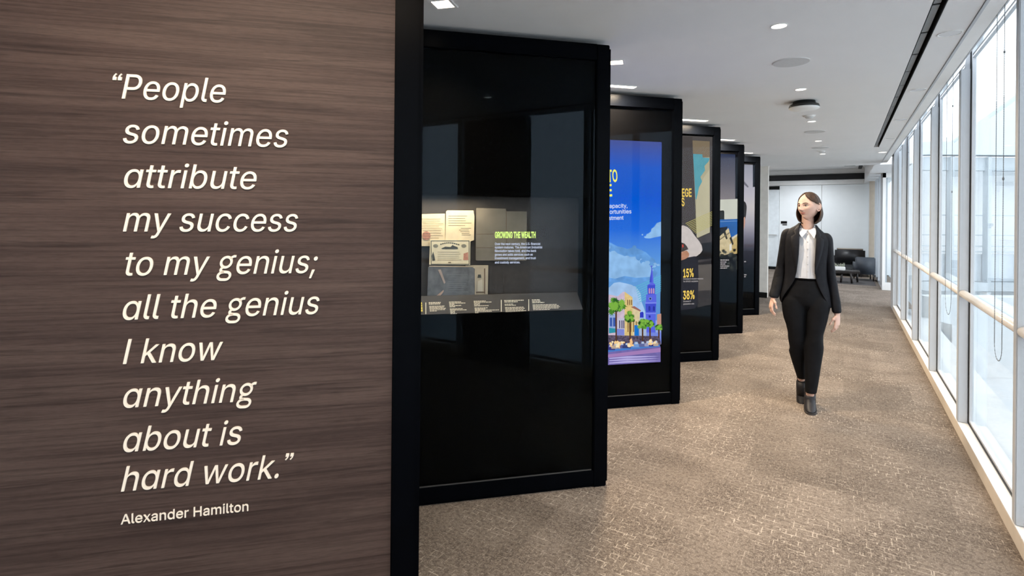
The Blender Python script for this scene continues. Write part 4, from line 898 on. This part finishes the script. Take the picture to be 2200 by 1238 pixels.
# arms: shoulder - elbow - wrist
ARM_R = [W(1690, 506, .015), W(1684, 536, .03), W(1677.5, 578, .045), W(1669, 612, .005), W(1660.5, 646, -.055)]
ARM_L = [W(1776, 514, .01), W(1780.5, 545, .02), W(1785.5, 590, .03), W(1792, 630, .01), W(1799, 670, -.015)]
for A in (ARM_R, ARM_L): tube(bd, A, [.030, .028, .026, .024, .0225], 16)
def hand(bm, wr, d, nrm, th, curl, spread=.9):
    """wr wrist, d direction of the palm, nrm back-of-hand direction, th side the thumb is on"""
    d = d.normalized(); nrm = (nrm - d * nrm.dot(d)).normalized(); s = d.cross(nrm).normalized()
    if s.dot(th) < 0: s = -s
    kn = wr + d * .082
    def rg(c, a, b_, n=14): return [c + s * a * cos(2 * pi * k / n) + nrm * b_ * sin(2 * pi * k / n) for k in range(n)]
    loft(bm, [rg(wr - d * .03, .022, .020), rg(wr, .0235, .0175), rg(wr + d * .03, .034, .0165), rg(wr + d * .062, .0385, .0145), rg(kn, .036, .0115), rg(kn + d * .008, .028, .007)])
    for i, (off, L_) in enumerate(((.028, .070), (.0095, .079), (-.0090, .073), (-.0265, .058))):
        p = kn + s * off - d * (.004 if i in (0, 3) else 0); pts = [p - d * .022, p]; dd = (d + s * off * spread).normalized(); a = 0
        for f_, cu_ in ((.44, .45), (.32, .75), (.24, .55)):
            a = curl * cu_ * (1 + .12 * i); dd = (dd * cos(a) - nrm * sin(a)).normalized(); p = p + dd * L_ * f_; pts.append(p)
            nrm2 = nrm
        tube(bm, pts, [.0088, .0088, .0080, .0072, .0052], 10)
    p = wr + d * .022 + s * .026; q = [p - s * .012, p, p + (d * .62 + s * .55 - nrm * .35) * .038, p + (d * .62 + s * .55 - nrm * .35) * .038 + (d * .90 + s * .02 - nrm * .40) * .032, p + (d * .62 + s * .55 - nrm * .35) * .038 + (d * .90 + s * .02 - nrm * .40) * .032 + (d * .9 - nrm * .45) * .018]
    tube(bm, q, [.013, .0125, .0105, .0088, .006], 10)
hand(bd, ARM_R[4], W(1655, 668, -.085) - ARM_R[4], Vector((-1, -.35, .1)), Vector((.2, -1, 0)), .75)
hand(bd, ARM_L[4], W(1798.5, 700, -.03) - ARM_L[4], Vector((.95, -.45, 0)), Vector((-.2, -1, 0)), .55)
# legs
LEG_L = [W(1756, 655, .0), W(1747, 745, -.045), W(1742, 842, -.075), W(1741, 866, -.06)]
LEG_R = [W(1717, 655, .0), W(1715, 738, .0), W(1723.5, 814, .075), W(1724.5, 842, .085)]
tube(bd, LEG_L, [.060, .040, .031, .030], 18); tube(bd, LEG_R, [.060, .040, .031, .030], 18)
body = obj('body', fuse(bd, .0032, 2, 'body'), m_skin, PR, True, 'fair skin: face, neck, hands and ankles')
# eyes, brows, lips
def on_face(name, parent_m, x, z, pts, r, m, lift=0):
    b_ = B(); tube(b_, [HR @ (face_surf(px, pz) + Vector((0, -lift, 0))) for px, pz in pts], r, 8); return obj(name, b_, m, PR, True)
for sx in (-1, 1):
    e = B(); c = face_surf(sx * .0295, .0035); c.y += .0075; ell(e, HR @ c, (.0135, .0105, .0072), 18, 12, HR.to_3x3()); ey = obj('eye', e, m_sclera, PR, True)
    e = B(); ell(e, HR @ (c + Vector((-.0018, -.0082, 0))), (.0066, .0030, .0070), 14, 10, HR.to_3x3()); obj('iris', e, m_iris, ey, True)
    on_face('eyelid', None, 0, 0, [(sx * .016, .0035), (sx * .022, .0088), (sx * .030, .0106), (sx * .038, .0085), (sx * .0435, .0045)], [.0014, .0024, .0027, .0025, .0014], m_brow, -.0005)
    on_face('eyebrow', None, 0, 0, [(sx * .0125, .0215), (sx * .021, .0232), (sx * .031, .0248), (sx * .040, .0228), (sx * .046, .0190)], [.0022, .0034, .0034, .0026, .0011], m_brow, -.0003)
lb = B()
def lipshape(zs, amp):
    n = 16; top, bot = [], []
    for i in range(n + 1):
        x = -.0222 + .0444 * i / n; u = x / .0222; k = 1 - u * u
        cu_ = .0022 * u * u; top.append((x, zs + cu_ + (amp * (k ** .7) * (1 - .28 * exp(-(x / .004) ** 2))))); bot.append((x, zs + cu_ - abs(amp) * .15 * k))
    return top, bot
for top, bot in (lipshape(-.0560, .0062), lipshape(-.0568, -.0078)):
    va = [lb.verts.new(HR @ (face_surf(*p) + Vector((0, -.0013, 0)))) for p in top]; vb = [lb.verts.new(HR @ (face_surf(*p) + Vector((0, -.0016, 0)))) for p in bot]
    for i in range(len(va) - 1): lb.faces.new((va[i], va[i + 1], vb[i + 1], vb[i]))
obj('lips', lb, m_lip, PR, True)
# hair: a centre-parted bob, tucked behind her left ear
hb = B(); NA, NT = 72, 44; rings_ = []
def lim(t, side):                                 # how far round to the front the hair reaches, degrees from the back
    key = [(0, 180), (.10, 180), (.17, 174), (.25, 157), (.33, 139), (.39, 122), (.435, 102), (.47, 80), (.60, 74), (.72, 84), (.85, 90), (1, 92)] if side > 0 else [(0, 180), (.10, 180), (.17, 172), (.26, 152), (.36, 134), (.46, 124), (.60, 122), (.80, 124), (1, 128)]
    for (a, x), (b_, y) in zip(key, key[1:]):
        if t <= b_: return x + (y - x) * (t - a) / (b_ - a)
    return key[-1][1]
for j in range(NT + 1):
    t = j / NT; row = []
    if t < .5: ph = pi / 2 * (t / .5); zc_ = .118 * cos(ph); rr = sin(ph) ** .92
    else: zc_ = -.146 * (t - .5) / .5; rr = 1
    for i in range(NA + 1):
        u = -1 + 2 * i / NA; a = radians(u * lim(t, 1 if u > 0 else -1))
        rx, ry = .079, .104
        if t >= .5:
            k = (t - .5) / .5; rx += .020 * sin(pi * min(1, k * 1.05)) ** 1.2 - .012 * k; ry += .012 * sin(pi * k) - .026 * k
            if k > .82: rx -= .13 * (k - .82); ry -= .13 * (k - .82)
        x = rx * rr * sin(a); y = ry * rr * cos(a)
        if y < 0: y *= .93
        strand = .0016 * sin(a * 23 + 2 * sin(a * 7)) * min(1, t * 3)
        if u > .55 and t < .5: pass
        part = -.004 * exp(-(x / .006) ** 2) if (t < .22 and y < .02) else 0
        v = Vector((x, y, zc_ + part)); n_ = Vector((sin(a), cos(a), 0)); row.append(HR @ (v + n_ * strand))
    rings_.append(row)
loft(hb, rings_[1:], False, False)
top = hb.verts.new(HR @ Vector((0, 0, .1175))); hb.verts.ensure_lookup_table()
for i in range(NA): hb.faces.new((hb.verts[i + 1], hb.verts[i], top))
hme = bpy.data.meshes.new('hair'); bmesh.ops.recalc_face_normals(hb, faces=hb.faces); hb.to_mesh(hme); hb.free()
ho = bpy.data.objects.new('hair', hme); C.objects.link(ho); sm = ho.modifiers.new('s', 'SOLIDIFY'); sm.thickness = .007; sm.offset = -1
bpy.context.view_layer.update(); hair = obj('hair', evaluated(ho), m_hair, PR, True, 'chin-length brown bob with a centre parting')

# ---- shirt
sb = B()
sh = [(493, 1737, .052, .055), (499, 1737, .075, .066), (510, 1737, .105, .080), (530, 1736, .118, .095), (560, 1734, .122, .099), (585, 1733, .118, .094), (603, 1732.5, .116, .092), (612, 1732.5, .114, .090)]
loft(sb, [ring(W(cx, y, .006), a, b_, 32, 2.3) for y, cx, a, b_ in sh], True)
shirt = obj('shirt', sb, m_shirt, PR, True, 'white button-up shirt')
def chest(x, z):                                  # shirt front depth at x, z
    y0_ = (CAM_H - z) / .003783 + 470
    for (ya, ca, aa, ba), (yb, cb_, ab, bb_) in zip(sh, sh[1:]):
        if ya <= y0_ <= yb:
            f_ = (y0_ - ya) / (yb - ya); a = aa + (ab - aa) * f_; b_ = ba + (bb_ - ba) * f_; cx = (W(ca, y0_).x * (1 - f_) + W(cb_, y0_).x * f_); return .006 - b_ * max(0, 1 - (abs(x - cx) / a) ** 2.3) ** (1 / 2.3)
    return -.06
pk = B()
zs_ = [W(0, y).z for y in range(501, 604, 6)]
lf = [Vector((W(1735.4 - .2, y).x, chest(0, W(0, y).z) - .0025, W(0, y).z)) for y in range(501, 604, 6)]; rg_ = [Vector((W(1741, y).x, chest(.01, W(0, y).z) - .0025, W(0, y).z)) for y in range(501, 604, 6)]
for i in range(len(lf) - 1): pk.faces.new([pk.verts.new(p) for p in (lf[i], rg_[i], rg_[i + 1], lf[i + 1])])
bmesh.ops.remove_doubles(pk, verts=pk.verts, dist=1e-5); bmesh.ops.solidify(pk, geom=pk.faces[:], thickness=-.002); obj('placket', pk, m_shirt, shirt)
for y in (503.5, 519, 534, 550, 566, 582): e = B(); p = W(1736.5, y); p.y = chest(p.x, p.z) - .004; ell(e, p, (.0045, .002, .0045), 10, 8); obj('button', e, m_btn, shirt, True)
for sx, pts in ((-1, ((1721, 484), (1719.5, 489), (1718.2, 502), (1724.5, 510.5), (1734.5, 498.5), (1734.0, 494.5), (1726, 491))), (1, ((1752.5, 484), (1755, 488), (1754.2, 503), (1750.5, 512.5), (1739.5, 498.0), (1739, 494.5), (1747, 491)))):
    cb = B(); vs = []
    for i, (x, y) in enumerate(pts):
        dep = (-.035, -.028, -.088, -.098, -.078, -.062, -.048)[i]; vs.append(cb.verts.new(W(x, y, dep)))
    cb.faces.new(vs); bmesh.ops.solidify(cb, geom=cb.faces[:], thickness=.004); obj('collar', cb, m_shirt, shirt)
cb = B(); loft(cb, [[Vector((p.x, p.y, p.z - 1.0 * max(0, .02 - p.y))) for p in ring(W(1737, y, .014), a, b_, 28, 2.1)] for y, a, b_ in ((484, .049, .052), (492, .052, .056))], False); bmesh.ops.solidify(cb, geom=cb.faces[:], thickness=.003); obj('collar_band', cb, m_shirt, shirt, True)

# ---- blazer: open front, rings from hem to neck (outline left, right; front edges left, right; depth)
bz = [(657, 1684, 1786.5, 1685, 1783.5, .122), (650, 1677, 1786, 1680.5, 1778.5, .121), (642, 1675, 1785, 1682.5, 1774.5, .119), (630, 1679, 1783, 1690, 1767.5, .116), (618, 1683, 1780.5, 1698.5, 1761.5, .112), (606, 1686, 1777.5, 1707, 1756, .108), (594, 1688, 1775.5, 1711.5, 1752.8, .106), (576, 1688.5, 1775.5, 1714.5, 1751, .107), (558, 1687.5, 1777, 1717, 1751.5, .112),
      (540, 1687, 1779.5, 1718.6, 1753, .116), (525, 1686.5, 1781.5, 1719, 1754, .114), (514, 1686, 1783, 1719, 1754.6, .104), (506, 1688, 1780, 1719, 1755, .092), (499, 1694, 1773, 1719, 1755, .080), (493, 1706, 1765, 1719.2, 1754.9, .069), (487, 1714.5, 1758, 1719.8, 1753.8, .062), (481.5, 1719, 1754.5, 1722.5, 1751.5, .054)]
NB = 56
def bl_ring(y, l, r, fl, fr, dep):
    L_, R__ = W(l, y), W(r, y); cx = (L_.x + R__.x) / 2; a = (R__.x - L_.x) / 2; xl, xr = W(fl, y).x, W(fr, y).x; z = L_.z
    cl = lambda q: max(-.995, min(.995, q)); p_ = 2.3
    def ang(x): u = cl((x - cx) / a); return -acos(math.copysign(abs(u) ** (p_ / 2), u))
    a0, a1 = ang(xr), ang(xl) + 2 * pi; out = []
    for k in range(NB + 1):
        th_ = a0 + (a1 - a0) * k / NB; ca, sa = cos(th_), sin(th_)
        x = cx + a * math.copysign(abs(ca) ** (2 / p_), ca); yv = dep * math.copysign(abs(sa) ** (2 / p_), sa)
        drop = -.022 * (x / .16) * max(0, min(1, (520 - y) / 25)) if y < 520 else 0
        fold = .003 * sin(th_ * 9 + y * .05) * max(0, min(1, (y - 560) / 60))
        out.append(Vector((x, .004 + yv * (1 + fold * 8), z + drop)))
    return out
zb = B(); loft(zb, [bl_ring(*q) for q in bz], False, False)
zm = bpy.data.meshes.new('b'); bmesh.ops.recalc_face_normals(zb, faces=zb.faces); zb.to_mesh(zm); zb.free(); zo = bpy.data.objects.new('b', zm); C.objects.link(zo)
sm = zo.modifiers.new('s', 'SOLIDIFY'); sm.thickness = .006; sm.offset = 1; ss = zo.modifiers.new('u', 'SUBSURF'); ss.levels = 1; ss.render_levels = 1
bpy.context.view_layer.update(); blazer = obj('blazer', evaluated(zo), m_suit, PR, True, 'dark charcoal blazer worn open')
def sleeve(spec, name):
    # spec: (py, outer px, inner px, depth y, half depth)
    rs = []
    for i, (y, o_, n_, yd, hd) in enumerate(spec):
        a, b_ = W(o_, y, yd), W(n_, y, yd); c = (a + b_) / 2; rx = abs(a.x - b_.x) / 2; tl = 0
        if i > len(spec) - 4: tl = (spec[-1][1] + spec[-1][2] - spec[-3][1] - spec[-3][2]) / 2 * .0033 / ((spec[-1][0] - spec[-3][0]) * .00378) * .6
        rr = ring(c, rx, hd, 26, 2.1, tl); wr = .0028 * sin(i * 2.4 + .6)
        rs.append([p + (p - c) * (wr / max(rx, .01)) * (1 if 3 < i < len(spec) - 2 else 0) for p in rr])
    b_ = B(); loft(b_, rs); me = bpy.data.meshes.new(name); bmesh.ops.recalc_face_normals(b_, faces=b_.faces); b_.to_mesh(me); b_.free()
    o = bpy.data.objects.new(name, me); C.objects.link(o); s2 = o.modifiers.new('u', 'SUBSURF'); s2.levels = 1; bpy.context.view_layer.update()
    return obj(name, evaluated(o), m_suit, blazer, True)
sleeve([(491.5, 1692, 1700, .01, .02), (494, 1684, 1706, .012, .045), (501, 1678.8, 1706, .015, .062), (512, 1676.5, 1703, .02, .066), (530, 1673.6, 1699, .028, .064), (548, 1671.3, 1696, .036, .060), (564, 1669.2, 1694, .042, .057), (576, 1666.5, 1692, .046, .055), (585, 1664.6, 1690.5, .044, .054), (594, 1661.4, 1689, .036, .052), (603, 1659.4, 1687, .022, .050), (612, 1657.6, 1684.5, .006, .047), (622, 1655.4, 1681, -.012, .045), (632, 1652.8, 1677.2, -.032, .042), (641, 1650.3, 1673.4, -.050, .040), (645, 1649.8, 1672.6, -.055, .039)], 'sleeve')
sleeve([(499.5, 1766, 1778, .008, .02), (502, 1764, 1784, .01, .045), (509, 1764, 1789.5, .012, .060), (520, 1766, 1791, .015, .064), (540, 1769, 1792.2, .02, .061), (560, 1771.5, 1793.2, .026, .057), (578, 1774, 1794.8, .03, .054), (590, 1775.5, 1796.6, .03, .052), (602, 1777, 1798.6, .026, .050), (615, 1779.2, 1800.8, .018, .047), (630, 1782, 1803.4, .008, .044), (645, 1784.8, 1805.6, -.002, .041), (660, 1787.2, 1807.6, -.012, .039), (669, 1788, 1808.4, -.016, .038)], 'sleeve')
# lapels lie on the fronts and fold outward
def front_at(px, py):
    p = W(px, py); qs = sorted(bz, key=lambda q: q[0])
    for A_, B_ in zip(qs, qs[1:]):
        if A_[0] <= py <= B_[0]:
            f_ = (py - A_[0]) / (B_[0] - A_[0]); q = [A_[i] * (1 - f_) + B_[i] * f_ for i in range(6)]; L_, R__ = W(q[1], py).x, W(q[2], py).x; cx, a = (L_ + R__) / 2, (R__ - L_) / 2
            u = min(.99, abs(p.x - cx) / a); dr = -.022 * (p.x / .16) * max(0, min(1, (520 - py) / 25)) if py < 520 else 0
            return Vector((p.x, .004 - q[5] * (1 - u ** 2.3) ** (1 / 2.3) - .0085, p.z + dr))
    return p
for edge, outer in (([(1720.2, 486), (1719.4, 495), (1719.3, 503), (1719.2, 510), (1719, 526), (1718, 545), (1715.6, 566), (1712.6, 586)], [(1715, 488.5), (1706.0, 499), (1709.8, 505), (1700.6, 510), (1701.5, 522), (1704.5, 541), (1708.5, 562), (1711.2, 584)]),
                    ([(1753.4, 486), (1754.6, 495), (1754.5, 504), (1754.4, 511), (1753.9, 526), (1752.6, 545), (1751.4, 566), (1751.6, 586)], [(1758, 490), (1765.5, 501.5), (1763.0, 507), (1771.6, 513), (1770.4, 525), (1766.4, 544), (1759.6, 565), (1753.2, 585)])):
    vb = B(); rows2 = []
    for e_, o_ in zip(edge, outer):
        rows2.append([vb.verts.new(front_at(e_[0] + (o_[0] - e_[0]) * f_, e_[1] + (o_[1] - e_[1]) * f_) + Vector((0, -.004 * sin(pi * f_) - .002 * f_, 0))) for f_ in (0, .33, .66, 1)])
    for r0, r1 in zip(rows2, rows2[1:]):
        for i in range(3): vb.faces.new((r0[i], r0[i + 1], r1[i + 1], r1[i]))
    bmesh.ops.recalc_face_normals(vb, faces=vb.faces); bmesh.ops.solidify(vb, geom=vb.faces[:], thickness=.0035); obj('lapel', vb, mat('lapel_suiting', (.0105, .0105, .0135), .7, spec=.15, vary=.15, scale=35), blazer, True)

# ---- trousers
tb = B()
loft(tb, [ring(W(cx, y, .0), a, b_, 30, 2.2) for y, cx, a, b_ in ((597, 1732.5, .117, .093), (606, 1732.5, .122, .096), (620, 1732, .138, .104), (636, 1731.5, .154, .108), (648, 1731.5, .156, .104), (655, 1731.5, .148, .094), (660, 1731.5, .12, .070))])
def leg(spec):
    rs = []
    for i, (y, l, r, yd, hd) in enumerate(spec): a, b_ = W(l, y, yd), W(r, y, yd); rs.append(ring((a + b_) / 2, abs(a.x - b_.x) / 2, hd, 26, 2.25))
    loft(tb, rs)
leg([(630, 1692, 1730, 0, .08), (643, 1682, 1736, 0, .102), (655, 1679, 1736.3, 0, .106), (669, 1680.5, 1734.6, -.004, .101), (685, 1683.5, 1734, -.008, .095), (700, 1689, 1733.6, -.012, .089), (716, 1693, 1733.4, -.014, .080), (731, 1693.8, 1734.5, -.012, .075), (743, 1696.3, 1733.4, -.004, .072), (750, 1697.4, 1732.8, .004, .070), (757, 1695.4, 1732.4, .014, .068), (765, 1697.6, 1732.6, .024, .066), (785, 1704, 1733, .046, .062), (800, 1709.2, 1734, .062, .060), (808, 1712, 1734.4, .070, .058), (813.5, 1713.5, 1734.6, .075, .057)])
leg([(630, 1742, 1774, 0, .08), (643, 1735, 1784, 0, .102), (655, 1734, 1785.5, -.004, .106), (669, 1734, 1782.5, -.012, .101), (688, 1733.8, 1778.5, -.024, .094), (705, 1734.2, 1773.6, -.034, .087), (717, 1734.6, 1770.2, -.040, .079), (732, 1732.1, 1770, -.046, .075), (742, 1729.5, 1771.2, -.046, .073), (752, 1728.9, 1770.6, -.046, .071), (765, 1729.1, 1768.4, -.05, .068), (785, 1729.7, 1765.2, -.058, .064), (805, 1730.1, 1762.2, -.066, .062), (825, 1730.5, 1759, -.072, .061), (836, 1730.9, 1757, -.075, .060), (841.5, 1731.1, 1756.2, -.076, .059)])
# shallow creases at knees and hips
tme = fuse(tb, .0055, 9, 'trousers'); trousers = obj('trousers', tme, m_trou, PR, True, 'black straight trousers cropped at the ankle')
wbm = B(); loft(wbm, [ring(W(1732.5, y, .0), .1185, .0945, 30, 2.2) for y in (596.5, 605)], False); bmesh.ops.solidify(wbm, geom=wbm.faces[:], thickness=-.002); obj('waistband', wbm, m_suit, trousers, True)
# ---- boots
def boot(ank, ang, toe_dir, lab, shaft=None):
    b_ = B(); mt = Matrix.Translation(ank) @ Matrix.Rotation(toe_dir, 4, 'Z') @ Matrix.Rotation(ang, 4, 'X')
    up_ = [mt @ Vector(p) for p in ()]
    rs = [[mt @ v for v in ring((0, yc, z), rx, ry, 22, 2.3)] for z, yc, rx, ry in ((.062, .0, .040, .044), (.055, .0, .0415, .0455), (.02, -.001, .0405, .048), (-.015, -.010, .040, .058), (-.04, -.030, .041, .080), (-.058, -.046, .0425, .104), (-.070, -.055, .0435, .120), (-.080, -.058, .0425, .124))]
    loft(b_, rs)
    if shaft: tube(b_, shaft, [.043, .0425, .041], 20)
    o = obj('boot', b_, m_boot, PR, True, lab)
    s_ = B(); loft(s_, [[mt @ v for v in ring((0, -.058, z), .0455, .127, 22, 2.5)] for z in (-.0805, -.094)]); obj('sole', s_, m_sole, o)
boot(Vector((W(1741.5, 866, -.055).x, -.045, .0945)), 0, radians(2), 'dark ankle boot planted in front', [W(1741.2, 866, -.060), W(1741.4, 857, -.066), W(1741.8, 847.5, -.072)])
boot(Vector((W(1725.5, 850, .085).x, .115, .150)), radians(36), radians(-3), 'dark ankle boot behind with the heel raised', [W(1724.9, 850, .092), W(1724.4, 836, .083), W(1723.9, 821, .078)])
for o in list(bpy.data.objects):
    for k_ in ('_x', '_y', '_z'):
        if k_ in o: del o[k_]
